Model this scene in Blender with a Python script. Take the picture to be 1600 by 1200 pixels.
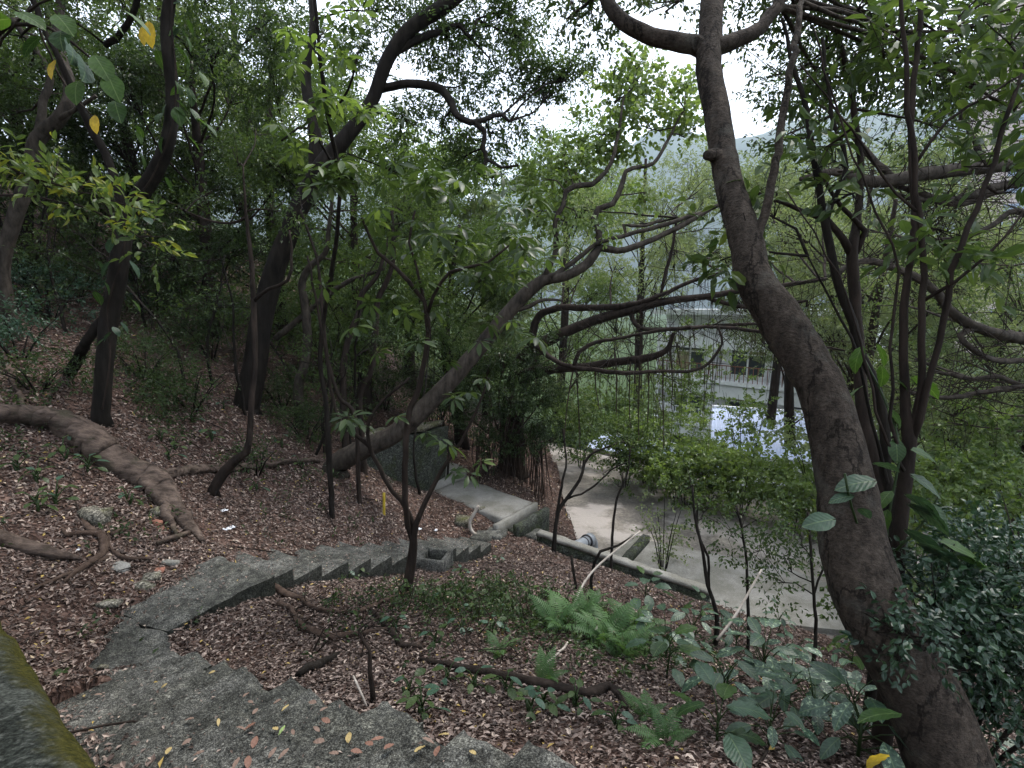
import bpy, math, random
import numpy as np
from mathutils import Vector, noise as mnoise

# ------------------------------------------------------------------ scene, camera, sky, sun
for o in list(bpy.data.objects):
    bpy.data.objects.remove(o)
SC = bpy.context.scene
COL = SC.collection
PITCH = math.radians(8.5)
FPX = 800.0                                   # focal length in pixels of the 1600 px wide photograph

cam_d = bpy.data.cameras.new('camera')
cam_d.sensor_width = 36.0
cam_d.lens = 36.0 * FPX / 1600.0
cam_d.clip_start = 0.05
cam_d.clip_end = 6000
cam = bpy.data.objects.new('camera', cam_d)
COL.objects.link(cam)
cam.location = (0, 0, 0)
cam.rotation_euler = (math.pi / 2 - PITCH, 0, 0)
SC.camera = cam

SUN_EL, SUN_AZ = math.radians(62), math.radians(50)      # azimuth from +y towards +x
W = bpy.data.worlds.new('World')
SC.world = W
W.use_nodes = True
wn, wl = W.node_tree.nodes, W.node_tree.links
wn.clear()
w_out = wn.new('ShaderNodeOutputWorld')
w_bg = wn.new('ShaderNodeBackground')
sky = wn.new('ShaderNodeTexSky')
sky.sky_type = 'NISHITA'
sky.sun_disc = False
sky.sun_elevation = SUN_EL
sky.sun_rotation = SUN_AZ
sky.air_density = 1.0
sky.dust_density = 3.0
w_tc = wn.new('ShaderNodeTexCoord')
w_no = wn.new('ShaderNodeTexNoise')
w_no.inputs['Scale'].default_value = 2.2
w_no.inputs['Detail'].default_value = 6
w_ra = wn.new('ShaderNodeValToRGB')
w_ra.color_ramp.elements[0].position = 0.36
w_ra.color_ramp.elements[0].color = (0.55, 0.55, 0.55, 1)
w_ra.color_ramp.elements[1].position = 0.58
w_ra.color_ramp.elements[1].color = (0.97, 0.97, 0.97, 1)
w_mx = wn.new('ShaderNodeMixRGB')
w_mx.inputs['Color2'].default_value = (6.4, 6.9, 7.6, 1)          # thin bright cloud deck
wl.new(w_tc.outputs['Generated'], w_no.inputs['Vector'])
wl.new(w_no.outputs['Fac'], w_ra.inputs['Fac'])
wl.new(w_ra.outputs['Color'], w_mx.inputs['Fac'])
wl.new(sky.outputs['Color'], w_mx.inputs['Color1'])
wl.new(w_mx.outputs['Color'], w_bg.inputs['Color'])
w_bg.inputs['Strength'].default_value = 0.10
wl.new(w_bg.outputs['Background'], w_out.inputs['Surface'])

sun_d = bpy.data.lights.new('sun', 'SUN')
sun_d.energy = 1.2
sun_d.angle = math.radians(18)
sun_d.color = (1.0, 0.96, 0.9)
sun = bpy.data.objects.new('sun', sun_d)
COL.objects.link(sun)
sd = Vector((math.sin(SUN_AZ) * math.cos(SUN_EL), math.cos(SUN_AZ) * math.cos(SUN_EL), math.sin(SUN_EL)))
sun.rotation_euler = sd.to_track_quat('Z', 'Y').to_euler()
sun.location = (20, 20, 40)

SC.view_settings.view_transform = 'Standard'
SC.view_settings.look = 'None'
SC.view_settings.gamma = 1
SC.view_settings.use_curve_mapping = False
SC.view_settings.exposure = 2.05
SC.render.engine = 'CYCLES'
SC.cycles.max_bounces = 6
SC.cycles.diffuse_bounces = 4
SC.cycles.transmission_bounces = 4
SC.cycles.glossy_bounces = 2

# ------------------------------------------------------------------ geometry helpers
CP, SP = math.cos(PITCH), math.sin(PITCH)
RNG = np.random.default_rng(7)
random.seed(7)


def ray(px, py):
    cx = (px - 800) / FPX
    cy = -(py - 600) / FPX
    return np.array([cx, CP + cy * SP, -SP + cy * CP])


def P(px, py, D):
    """the place seen at a photograph point, D metres away along the viewing axis"""
    return ray(px, py) * D


CTRL = np.array([
    # beside and under the stairs
    (-.2, .2, -1.3), (1.4, .9, -1.6), (.2, 1.72, -1.83), (-1.25, 2.72, -2.30), (-2.6, 3.8, -2.8), (-.8, .9, -1.65),
    (-1.95, 2.15, -2.12), (-2.9, 3.1, -2.58), (-3.2, 3.9, -2.8), (-4.1, 3.8, -2.55), (-2.95, 4.25, -2.83), (-2.4, 5.1, -3.06),
    (-1.5, 6.95, -3.87), (-.42, 9.05, -4.70), (-3.5, 5.5, -2.82), (-2.65, 7.4, -3.55), (-1.6, 9.5, -4.32), (-.8, 10.0, -4.6),
    # the hillside on the left
    (-4.5, 7.5, -2.7), (-4.2, 6, -2.55), (-5.6, 5.5, -2.0), (-5.7, 7, -1.75), (-5.7, 11, -2.05), (-3.5, 10, -3.15), (-2.4, 9.2, -3.7),
    (-2.4, 11, -4.05), (-2.1, 12.2, -4.5), (-1.5, 13.4, -4.55), (-11, 12, .2), (-8, 9, -.8), (-9, 6, -.6), (-6, 3, -1.6), (-14, 8, 2.0),
    (-8, 16, -.6), (-14, 18, 3.0), (-5, 18, -2.3), (-20, 25, 6.5), (-8, 28, .5), (-30, 12, 9), (-10, 2, .2), (-20, 0, 5), (-4, 14.5, -2.9),
    (-1.2, 15, -4.3), (-1, 18, -4.3), (-2, 22, -4.3), (.3, 16, -4.8), (-.6, 12.4, -4.6), (.2, 12.4, -4.8), (.5, 13.2, -5.0),
    # the bank below the first flight
    (.38, 2.6, -2.35), (2.2, 3.2, -2.85), (1, 4.5, -3.2), (-.6, 4.6, -2.95), (0, 5.8, -3.35), (0, 7.6, -4.05), (2, 6.3, -4.15), (1.9, 8.6, -4.72),
    (3.2, 7.9, -4.9), (.4, 9.5, -4.6), (4, 5, -4.2), (5, 7, -5.3), (6, 4, -4.3), (8, 6, -6.0), (4, 2.5, -3.1), (7, 1, -3.4), (11, 3, -6.2),
    (3, 0, -1.9), (0, -3, -1.2), (-5, -3, -.5), (7, 7.9, -5.95),
    # below the low wall
    (.9, 11.2, -5.25), (1.3, 10.4, -5.45), (2.2, 9.9, -5.8), (1.4, 13, -5.75), (1.5, 16, -5.85), (.9, 14.5, -5.3), (.9, 18, -5.3), (1.4, 22, -5.9),
    (4, 12, -6.05), (5, 16, -6.05), (9, 11, -6.05), (3, 20, -6.05),
    (9, 17, -7.3), (14, 14, -7.6), (7, 21, -7.6), (15, 24, -9), (30, 30, -11), (8, 32, -9), (-1, 32, -5.5), (0, 42, -7), (30, 0, -11), (20, 8, -9)],
    dtype=float)


def _tps(c, lam=.004):
    n = len(c)
    d2 = ((c[:, None, :2] - c[None, :, :2]) ** 2).sum(-1)
    K = np.where(d2 > 1e-12, .5 * d2 * np.log(np.maximum(d2, 1e-12)), 0) + np.eye(n) * lam
    Q = np.c_[np.ones(n), c[:, :2]]
    A = np.zeros((n + 3, n + 3))
    A[:n, :n] = K
    A[:n, n:] = Q
    A[n:, :n] = Q.T
    return np.linalg.solve(A, np.r_[c[:, 2], 0, 0, 0])


_WT = _tps(CTRL)
YARD = [(1.75, 11.4), (1.62, 14), (1.65, 18), (1.45, 22.5), (6.1, 18.2), (11, 13.8), (15, 9.5), (14, 7.6), (7, 8.0), (4.4, 8.6), (2.75, 9.6)]
YARD_Z = -6.0
LANDING = [(-2.66, 3.66), (-3.02, 4.10), (-2.53, 5.07), (-3.20, 5.38), (-3.55, 4.4), (-3.2, 3.45)]
# ground kept below the treads: origin, downhill direction, sideways direction, length, width, first height, slope
CARVES = [((.963, .977), (-.797, .604), (-.604, -.797), 4.55, .95, -1.29, -.327, .02, .14),
          ((-2.69, 5.05), (.457, .889), (-.889, .457), 5.0, .66, -2.93, -.364, .05, .17)]


def in_poly(x, y, poly):
    r = np.zeros(np.shape(x), bool)
    n = len(poly)
    for i in range(n):
        x1, y1 = poly[i]
        x2, y2 = poly[(i + 1) % n]
        c = ((y1 > y) != (y2 > y)) & (x < (x2 - x1) * (y - y1) / ((y2 - y1) + 1e-12) + x1)
        r ^= c
    return r


def H(x, y, bumps=True, carve=True):
    x = np.atleast_1d(np.asarray(x, float))
    y = np.atleast_1d(np.asarray(y, float))
    sh = x.shape
    xf, yf = x.ravel(), y.ravel()
    out = np.empty(len(xf))
    n = len(CTRL)
    for s in range(0, len(xf), 20000):
        a, b = xf[s:s + 20000], yf[s:s + 20000]
        d2 = (a[:, None] - CTRL[None, :, 0]) ** 2 + (b[:, None] - CTRL[None, :, 1]) ** 2
        k = .5 * d2 * np.log(np.maximum(d2, 1e-12))
        out[s:s + 20000] = k @ _WT[:n] + _WT[n] + a * _WT[n + 1] + b * _WT[n + 2]
    rad = np.hypot(xf, yf - 8)
    w = np.clip((rad - 26) / 30, 0, 1)
    w = w * w * (3 - 2 * w)
    far = -11 + 20 / (1 + np.exp(np.clip((xf + 12) / 6, -50, 50)))
    out = np.clip(out, -12, 11) * (1 - w) + far * w
    if bumps:
        out += .022 * np.sin(xf * 3.1 + 1.3 * np.sin(yf * 2.3)) * np.sin(yf * 2.7 + 1.1 * np.sin(xf * 1.9)) + .010 * np.sin(xf * 9.3 + 2 * np.sin(yf * 5.1)) * np.sin(yf * 8.1 + xf * 2)
    if carve:
        for (ox, oy), (dx, dy), (lx, ly), ln_, wd_, z0, sl, mg, dp in CARVES:
            u = (xf - ox) * dx + (yf - oy) * dy
            v = (xf - ox) * lx + (yf - oy) * ly
            m = (u > -.02) & (u < ln_ + .02) & (v > -mg) & (v < wd_)
            out[m] = np.minimum(out[m], z0 + sl * np.clip(u[m], 0, ln_) - dp)
        m = in_poly(xf, yf, LANDING)
        out[m] = np.minimum(out[m], -2.95)
        m = in_poly(xf, yf, YARD)
        out[m] = np.minimum(out[m], YARD_Z - .25)
    return out.reshape(sh)


def h1(x, y):
    return float(H(x, y)[0])


def gp(px, py, lo=1.2, hi=60.0):
    """the ground point seen at a photograph point"""
    r = ray(px, py)
    ts = np.linspace(lo, hi, 1200)
    z = H(r[0] * ts, r[1] * ts, carve=False)
    k = np.nonzero(r[2] * ts < z)[0]
    t = ts[k[0]] if len(k) else hi
    return np.array([r[0] * t, r[1] * t, r[2] * t])


def dist_of(p):
    return p[1] * CP - p[2] * SP


class MB:
    """collects quads and triangles"""

    def __init__(s):
        s.v, s.f, s.a, s.n = [], [], [], 0

    def add(s, verts, faces, rnd=None):
        verts = np.asarray(verts, float)
        s.v.append(verts)
        s.f.extend([tuple(int(i) + s.n for i in f) for f in faces])
        s.a.append(np.zeros(len(verts)) if rnd is None else np.broadcast_to(rnd, (len(verts),)))
        s.n += len(verts)
        return s

    def mesh(s, name, mat, smooth=True):
        me = bpy.data.meshes.new(name)
        v = np.concatenate(s.v) if s.v else np.zeros((0, 3))
        me.from_pydata(v.tolist(), [], s.f)
        at = me.attributes.new('rnd', 'FLOAT', 'POINT')
        if len(v):
            at.data.foreach_set('value', np.concatenate(s.a).astype(np.float32))
        me.materials.append(mat)
        if smooth and len(me.polygons):
            me.polygons.foreach_set('use_smooth', np.ones(len(me.polygons), bool))
        me.update()
        return me

    def build(s, name, mat, parent=None, smooth=True):
        return put(name, s.mesh(name, mat, smooth), parent)


def fast_mesh(name, verts, faces, rnd, mat, smooth=False):
    """verts (N,3), faces (M,k) with one k, rnd (N,)"""
    me = bpy.data.meshes.new(name)
    M, k = faces.shape
    me.vertices.add(len(verts))
    me.vertices.foreach_set('co', np.ascontiguousarray(verts, np.float32).ravel())
    me.loops.add(M * k)
    me.loops.foreach_set('vertex_index', np.ascontiguousarray(faces, np.int32).ravel())
    me.polygons.add(M)
    me.polygons.foreach_set('loop_start', np.arange(0, M * k, k, dtype=np.int32))
    me.polygons.foreach_set('use_smooth', np.full(M, smooth))
    at = me.attributes.new('rnd', 'FLOAT', 'POINT')
    at.data.foreach_set('value', np.ascontiguousarray(rnd, np.float32))
    me.materials.append(mat)
    me.update()
    me.validate()
    return me


def put(name, data, parent=None, loc=None, rot=None, scale=None):
    o = bpy.data.objects.new(name, data)
    COL.objects.link(o)
    if parent is not None:
        o.parent = parent
    if loc is not None:
        o.location = loc
    if rot is not None:
        o.rotation_euler = rot
    if scale is not None:
        o.scale = (scale,) * 3 if np.isscalar(scale) else scale
    return o


def thing(name, label, cat, loc=(0, 0, 0), group=None):
    """an Empty at the base of a thing; its parts are built in world coordinates unless they are placed locally"""
    o = put(name, None, loc=tuple(float(c) for c in loc))
    o.empty_display_size = .1
    return tag(o, label, cat, group)


def tag(o, label=None, cat=None, group=None, kind=None):
    if label:
        o['label'] = label
    if cat:
        o['category'] = cat
    if group:
        o['group'] = group
    if kind:
        o['kind'] = kind
    return o


def under(o, root):
    """parent a world-space part to its thing"""
    o.parent = root
    o.location = -Vector(root.location)
    return o


def nrm(a):
    return a / np.maximum(np.linalg.norm(a, axis=-1, keepdims=True), 1e-9)


def resample(pts, rad, step):
    """Catmull-Rom through the points"""
    pts, rad = np.asarray(pts, float), np.asarray(rad, float)
    if len(pts) < 2:
        return pts, rad
    q = np.vstack([2 * pts[0] - pts[1], pts, 2 * pts[-1] - pts[-2]])
    op, orr = [], []
    for i in range(len(pts) - 1):
        a, b, c, d = q[i], q[i + 1], q[i + 2], q[i + 3]
        n = max(1, int(np.linalg.norm(c - b) / step))
        for t in np.arange(n) / n:
            op.append(.5 * (2 * b + (c - a) * t + (2 * a - 5 * b + 4 * c - d) * t * t + (3 * b - 3 * c + d - a) * t ** 3))
            orr.append(rad[i] * (1 - t) + rad[i + 1] * t)
    op.append(pts[-1])
    orr.append(rad[-1])
    return np.array(op), np.array(orr)


def tube(mb, pts, rad, sides=8, step=.12, rough=.06, rnd=0., cap=True, wander=0.):
    p, r = resample(pts, rad, step)
    n = len(p)
    if n < 2:
        return p, r
    if wander:
        p = p.copy()
        p[1:-1] += RNG.normal(0, wander, (n - 2, 3))
    t = nrm(np.gradient(p, axis=0))
    ref = np.array([0, 0, 1.]) if abs(t[0][2]) < .9 else np.array([1., 0, 0])
    u = np.cross(t[0], ref)
    u /= np.linalg.norm(u)
    V = np.empty((n, sides, 3))
    ang = np.linspace(0, 2 * math.pi, sides, endpoint=False)
    ph = RNG.uniform(0, 6.28, 4)
    sarc = np.r_[0, np.cumsum(np.linalg.norm(np.diff(p, axis=0), axis=1))]
    kk = 1 / (r[0] * 5 + .1)
    for i in range(n):
        u = u - t[i] * np.dot(u, t[i])
        u /= np.linalg.norm(u) + 1e-9
        w = np.cross(t[i], u)
        k = 1 + rough * (np.sin(2 * ang + ph[0] + sarc[i] * .9 * kk) + .7 * np.sin(3 * ang + ph[1] - sarc[i] * 1.3 * kk) + .6 * math.sin(sarc[i] * 1.7 / (r[0] * 6 + .15) + ph[2]))
        V[i] = p[i] + (np.cos(ang) * k * r[i])[:, None] * u + (np.sin(ang) * k * r[i])[:, None] * w
    f = []
    for i in range(n - 1):
        for j in range(sides):
            a, b = i * sides + j, i * sides + (j + 1) % sides
            f.append((a, b, b + sides, a + sides))
    if cap:
        f.append(tuple(range(sides - 1, -1, -1)))
        f.append(tuple((n - 1) * sides + j for j in range(sides)))
    mb.add(V.reshape(-1, 3), f, rnd)
    return p, r


def rough_box(mb, o, ax, ay, az, n=(6, 4, 3), amp=.008, rnd_edge=.02, freq=4., seed=0.):
    """subdivided worn block: corner o, edge vectors ax ay az"""
    o, ax, ay, az = (np.asarray(q, float) for q in (o, ax, ay, az))
    if np.dot(np.cross(ax, ay), az) < 0:
        o, ax = o + ax, -ax
    idx, V, F = {}, [], []
    c = o + .5 * (ax + ay + az)

    def vid(i, j, k):
        if (i, j, k) not in idx:
            p = o + ax * i / n[0] + ay * j / n[1] + az * k / n[2]
            e = [i in (0, n[0]), j in (0, n[1]), k in (0, n[2])]
            if sum(e) >= 2:
                for q, m, N, on in ((ax, i, n[0], e[0]), (ay, j, n[1], e[1]), (az, k, n[2], e[2])):
                    if on:
                        p = p + q / np.linalg.norm(q) * rnd_edge * (.6 if m == 0 else -.6) * (.6 + .8 * random.random())
            nv = mnoise.noise_vector(Vector(p * freq) + Vector((seed, 0, 0)))
            nw = mnoise.noise_vector(Vector(p * freq * 3.3) + Vector((0, seed, 3)))
            idx[(i, j, k)] = len(V)
            V.append(p + np.array(nv) * amp * 1.6 + np.array(nw) * amp * .8)
        return idx[(i, j, k)]
    for i in range(n[0]):
        for j in range(n[1]):
            F.append((vid(i, j, 0), vid(i, j + 1, 0), vid(i + 1, j + 1, 0), vid(i + 1, j, 0)))
            F.append((vid(i, j, n[2]), vid(i + 1, j, n[2]), vid(i + 1, j + 1, n[2]), vid(i, j + 1, n[2])))
    for i in range(n[0]):
        for k in range(n[2]):
            F.append((vid(i, 0, k), vid(i + 1, 0, k), vid(i + 1, 0, k + 1), vid(i, 0, k + 1)))
            F.append((vid(i, n[1], k), vid(i, n[1], k + 1), vid(i + 1, n[1], k + 1), vid(i + 1, n[1], k)))
    for j in range(n[1]):
        for k in range(n[2]):
            F.append((vid(0, j, k), vid(0, j, k + 1), vid(0, j + 1, k + 1), vid(0, j + 1, k)))
            F.append((vid(n[0], j, k), vid(n[0], j + 1, k), vid(n[0], j + 1, k + 1), vid(n[0], j, k + 1)))
    mb.add(V, F)
    return mb


def box(mb, o, ax, ay, az):
    o, ax, ay, az = (np.asarray(q, float) for q in (o, ax, ay, az))
    if np.dot(np.cross(ax, ay), az) < 0:
        o, ax = o + ax, -ax
    v = [o, o + ax, o + ax + ay, o + ay, o + az, o + ax + az, o + ax + ay + az, o + ay + az]
    mb.add(v, [(0, 3, 2, 1), (4, 5, 6, 7), (0, 1, 5, 4), (1, 2, 6, 5), (2, 3, 7, 6), (3, 0, 4, 7)])
    return mb


# ------------------------------------------------------------------ materials
def new_mat(name):
    m = bpy.data.materials.new(name)
    m.use_nodes = True
    nt = m.node_tree
    nt.nodes.clear()
    out = nt.nodes.new('ShaderNodeOutputMaterial')
    b = nt.nodes.new('ShaderNodeBsdfPrincipled')
    nt.links.new(b.outputs[0], out.inputs[0])
    return m, nt, b, out


def ramp(nt, src, stops, interp='LINEAR'):
    r = nt.nodes.new('ShaderNodeValToRGB')
    cr = r.color_ramp
    cr.interpolation = interp
    while len(cr.elements) < len(stops):
        cr.elements.new(.5)
    for e, (p, c) in zip(cr.elements, stops):
        e.position = p
        e.color = (*c, 1) if len(c) == 3 else c
    nt.links.new(src, r.inputs['Fac'])
    return r.outputs['Color']


def noise_tex(nt, scale, detail=5, rough=.6, coord='Object', stretch=None, vec=None):
    if vec is None:
        tc = nt.nodes.new('ShaderNodeTexCoord')
        vec = tc.outputs[coord]
    if stretch:
        mp = nt.nodes.new('ShaderNodeMapping')
        mp.inputs['Scale'].default_value = stretch
        nt.links.new(vec, mp.inputs['Vector'])
        vec = mp.outputs[0]
    n = nt.nodes.new('ShaderNodeTexNoise')
    n.inputs['Scale'].default_value = scale
    n.inputs['Detail'].default_value = detail
    n.inputs['Roughness'].default_value = rough
    nt.links.new(vec, n.inputs['Vector'])
    return n.outputs['Fac']


def mixc(nt, fac, a, b, mode='MIX'):
    m = nt.nodes.new('ShaderNodeMixRGB')
    m.blend_type = mode
    for s, k in ((fac, 'Fac'), (a, 'Color1'), (b, 'Color2')):
        if isinstance(s, (int, float)):
            m.inputs[k].default_value = s
        elif isinstance(s, tuple):
            m.inputs[k].default_value = (*s, 1)
        else:
            nt.links.new(s, m.inputs[k])
    return m.outputs['Color']


def bump(nt, b, h, strength=.5, dist=.02):
    bp = nt.nodes.new('ShaderNodeBump')
    bp.inputs['Strength'].default_value = strength
    bp.inputs['Distance'].default_value = dist
    nt.links.new(h, bp.inputs['Height'])
    nt.links.new(bp.outputs[0], b.inputs['Normal'])


def math_node(nt, op, a, b_=None, c=None):
    n = nt.nodes.new('ShaderNodeMath')
    n.operation = op
    for i, q in enumerate((a, b_, c)):
        if q is None:
            continue
        if isinstance(q, (int, float)):
            n.inputs[i].default_value = q
        else:
            nt.links.new(q, n.inputs[i])
    return n.outputs[0]


def add_veins(nt, b, c, k):
    """midrib and side veins of a blade that lies along its own x axis"""
    tc = nt.nodes.new('ShaderNodeTexCoord')
    sp = nt.nodes.new('ShaderNodeSeparateXYZ')
    nt.links.new(tc.outputs['Object'], sp.inputs[0])
    ay = math_node(nt, 'ABSOLUTE', sp.outputs[1])
    mid_ = math_node(nt, 'LESS_THAN', ay, .0035)
    ph = math_node(nt, 'MULTIPLY', math_node(nt, 'SUBTRACT', sp.outputs[0], math_node(nt, 'MULTIPLY', ay, .9)), 190.)
    sn = math_node(nt, 'SINE', ph)
    side = math_node(nt, 'MULTIPLY', math_node(nt, 'GREATER_THAN', sn, .95), .3)
    v = math_node(nt, 'MAXIMUM', mid_, side)
    bp = nt.nodes.new('ShaderNodeBump')
    bp.inputs['Strength'].default_value = .16
    bp.inputs['Distance'].default_value = .005
    nt.links.new(sn, bp.inputs['Height'])
    nt.links.new(bp.outputs[0], b.inputs['Normal'])
    mot = ramp(nt, noise_tex(nt, 14, 5, .6), [(.3, (.62, .62, .62)), (.7, (1.2, 1.2, 1.2))])
    c = mixc(nt, 1., c, mot, 'MULTIPLY')
    return mixc(nt, math_node(nt, 'MULTIPLY', v, k), c, (.16, .22, .09))


def leaf_mat(name, stops, rough=.45, transl=.35, spec=.22, glow=1.5, veins=0.):
    """leaf blade: colour varies from leaf to leaf, some light passes through"""
    m, nt, b, out = new_mat(name)
    at = nt.nodes.new('ShaderNodeAttribute')
    at.attribute_name = 'rnd'
    oi = nt.nodes.new('ShaderNodeObjectInfo')
    ad = nt.nodes.new('ShaderNodeMath')
    ad.operation = 'MULTIPLY_ADD'
    ad.inputs[1].default_value = .12
    nt.links.new(oi.outputs['Random'], ad.inputs[0])
    nt.links.new(at.outputs['Fac'], ad.inputs[2])
    c = ramp(nt, ad.outputs[0], stops)
    if veins:
        c = add_veins(nt, b, c, veins)
    nt.links.new(c, b.inputs['Base Color'])
    b.inputs['Roughness'].default_value = rough
    b.inputs['Specular IOR Level'].default_value = spec
    if transl:
        t = nt.nodes.new('ShaderNodeBsdfTranslucent')
        tc = mixc(nt, 1.0, c, (1.2 * glow, 1.25 * glow, .65 * glow), 'MULTIPLY')
        nt.links.new(tc, t.inputs['Color'])
        mx = nt.nodes.new('ShaderNodeMixShader')
        mx.inputs[0].default_value = transl
        nt.links.new(b.outputs[0], mx.inputs[1])
        nt.links.new(t.outputs[0], mx.inputs[2])
        nt.links.new(mx.outputs[0], out.inputs[0])
    return m


def bark_mat(name, dark, light, scale=9, stretch=(1, 1, .25), strength=.7, moss=None, lentic=False):
    m, nt, b, out = new_mat(name)
    n1 = noise_tex(nt, scale, 8, .65, stretch=stretch)
    n2 = noise_tex(nt, 2.3, 3, .5)
    c = ramp(nt, n1, [(.3, dark), (.72, light)])
    c = mixc(nt, .5, c, ramp(nt, n2, [(.3, (.55, .55, .55)), (.7, (1.25, 1.22, 1.18))]), 'MULTIPLY')
    if moss:
        c = mixc(nt, ramp(nt, noise_tex(nt, 3.1, 5), [(.52, (0, 0, 0)), (.68, (.7, .7, .7))]), c, moss)
    h = n1
    if lentic:
        n3 = noise_tex(nt, 48, 4, .7, stretch=(1, 1, 1.5))
        c = mixc(nt, .7, c, ramp(nt, n3, [(.38, (.5, .5, .5)), (.62, (1.25, 1.22, 1.18))]), 'MULTIPLY')
        ck = noise_tex(nt, 2.6, 6, .62, stretch=(1.6, 1.6, .6))
        cr_ = ramp(nt, ck, [(.478, (0, 0, 0)), (.494, (.85, .85, .85)), (.506, (.85, .85, .85)), (.522, (0, 0, 0))])
        c = mixc(nt, cr_, c, (.008, .006, .005))
        pl_ = ramp(nt, noise_tex(nt, 5.5, 5, .6), [(.55, (0, 0, 0)), (.7, (.5, .5, .5))])
        c = mixc(nt, pl_, c, (.085, .082, .07))
        mu = nt.nodes.new('ShaderNodeMath')
        mu.operation = 'ADD'
        nt.links.new(n1, mu.inputs[0])
        nt.links.new(n3, mu.inputs[1])
        h = mu.outputs[0]
    nt.links.new(c, b.inputs['Base Color'])
    b.inputs['Roughness'].default_value = .88
    b.inputs['Specular IOR Level'].default_value = .12
    bump(nt, b, h, strength, .02)
    return m


def concrete_mat(name, base, grit=.5, stain=(.35, .36, .33), scale=30, moss=None, leafy=False, pale=None, sscale=1.7, mott=.0):
    m, nt, b, out = new_mat(name)
    lo = tuple(c * (1 - .75 * min(1, grit * 1.3)) for c in base)
    hi = tuple(min(c * (1 + 1.1 * min(1, grit * 1.3)), .8) for c in base)
    n1 = noise_tex(nt, scale, 6, .75)
    n2 = noise_tex(nt, sscale, 6, .62)
    n3 = noise_tex(nt, scale * 2.6, 3, .6)
    c = ramp(nt, n1, [(.38, lo), (.5, base), (.62, hi)])
    c = mixc(nt, min(1, grit * 1.5), c, ramp(nt, n3, [(.40, (.35, .35, .35)), (.52, (1, 1, 1)), (.63, (2.1, 2.1, 2.05))]), 'MULTIPLY')
    c = mixc(nt, ramp(nt, n2, [(.42, (.85, .85, .85)), (.62, (0, 0, 0))]), c, mixc(nt, 1., c, stain, 'MULTIPLY'))
    if mott:
        c = mixc(nt, mott, c, ramp(nt, noise_tex(nt, 11, 5, .7), [(.36, (.45, .45, .44)), (.5, (1, 1, 1)), (.64, (1.75, 1.72, 1.65))]), 'MULTIPLY')
    if pale:
        c = mixc(nt, ramp(nt, noise_tex(nt, .55, 5, .6), [(.5, (0, 0, 0)), (.57, (.8, .8, .8))]), c, pale)
    if moss:
        c = mixc(nt, ramp(nt, noise_tex(nt, 3.7, 7, .7), [(.5, (0, 0, 0)), (.66, (.8, .8, .8))]), c, moss)
    nt.links.new(c, b.inputs['Base Color'])
    b.inputs['Roughness'].default_value = .92
    b.inputs['Specular IOR Level'].default_value = .2
    mu = nt.nodes.new('ShaderNodeMath')
    mu.operation = 'ADD'
    nt.links.new(n1, mu.inputs[0])
    nt.links.new(n3, mu.inputs[1])
    bump(nt, b, mu.outputs[0], .7, .012)
    return m


def plain_mat(name, col, rough=.6, spec=.4, metal=0., var=.15, vscale=6):
    m, nt, b, out = new_mat(name)
    c = ramp(nt, noise_tex(nt, vscale, 5, .6), [(.3, tuple(q * (1 - var) for q in col)), (.7, tuple(min(1, q * (1 + var)) for q in col))])
    nt.links.new(c, b.inputs['Base Color'])
    b.inputs['Roughness'].default_value = rough
    b.inputs['Specular IOR Level'].default_value = spec
    b.inputs['Metallic'].default_value = metal
    return m


M = {}
G0, G1, G2, G3 = (.012, .022, .009), (.030, .050, .018), (.058, .088, .030), (.105, .145, .045)
M['leaf_dark'] = leaf_mat('leaf_dark', [(0, G0), (.45, G1), (.85, G2), (1, (.10, .13, .03))], .38, .28)
M['leaf_mid'] = leaf_mat('leaf_mid', [(0, G1), (.5, (.050, .080, .027)), (.9, G3), (1, (.16, .17, .03))], .42, .38)
M['leaf_bright'] = leaf_mat('leaf_bright', [(0, (.055, .090, .026)), (.6, (.115, .165, .048)), (1, (.20, .25, .09))], .40, .42, .5)
M['leaf_pale'] = leaf_mat('leaf_pale', [(0, (.065, .085, .050)), (.6, (.13, .16, .088)), (1, (.20, .225, .13))], .45, .42)
M['leaf_glossy'] = leaf_mat('leaf_glossy', [(0, (.010, .025, .014)), (.6, (.022, .05, .026)), (1, (.045, .085, .035))], .36, .15, .42)
M['leaf_bluish'] = leaf_mat('leaf_bluish', [(0, (.02, .045, .028)), (.6, (.04, .08, .05)), (1, (.07, .12, .07))], .42, .2, .35)
M['blade_green'] = leaf_mat('blade_green', [(0, (.030, .065, .014)), (1, (.06, .115, .022))], .45, .4, .3, veins=.5)
M['blade_blue'] = leaf_mat('blade_blue', [(0, (.018, .042, .026)), (1, (.042, .078, .046))], .42, .2, .35, veins=.35)
M['blade_dark'] = leaf_mat('blade_dark', [(0, (.012, .034, .010)), (1, (.03, .064, .016))], .45, .3, .3, veins=.4)
M['leaf_yellow'] = leaf_mat('leaf_yellow', [(0, (.33, .22, .03)), (1, (.45, .31, .05))], .5, .4, veins=.25)
M['fern'] = leaf_mat('fern', [(0, (.04, .085, .035)), (1, (.09, .16, .06))], .5, .35)
M['litter'] = leaf_mat('litter', [(0, (.020, .013, .010)), (.28, (.062, .042, .034)), (.6, (.145, .104, .086)), (.86, (.28, .215, .182)), (.97, (.42, .34, .28)), (1, (.34, .24, .07))], .6, .0, .3)
M['bark_grey'] = bark_mat('bark_grey', (.020, .016, .013), (.088, .071, .058), 20, (1, 1, .55), .75, lentic=True)
M['bark_dark'] = bark_mat('bark_dark', (.006, .005, .004), (.028, .023, .019), 10, (1, 1, .22), .9)
M['bark_brown'] = bark_mat('bark_brown', (.008, .006, .005), (.042, .031, .025), 10, (1, 1, .25), .8)
M['bark_pale'] = bark_mat('bark_pale', (.013, .011, .009), (.080, .066, .054), 12, (1, 1, .4), .7)
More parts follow.
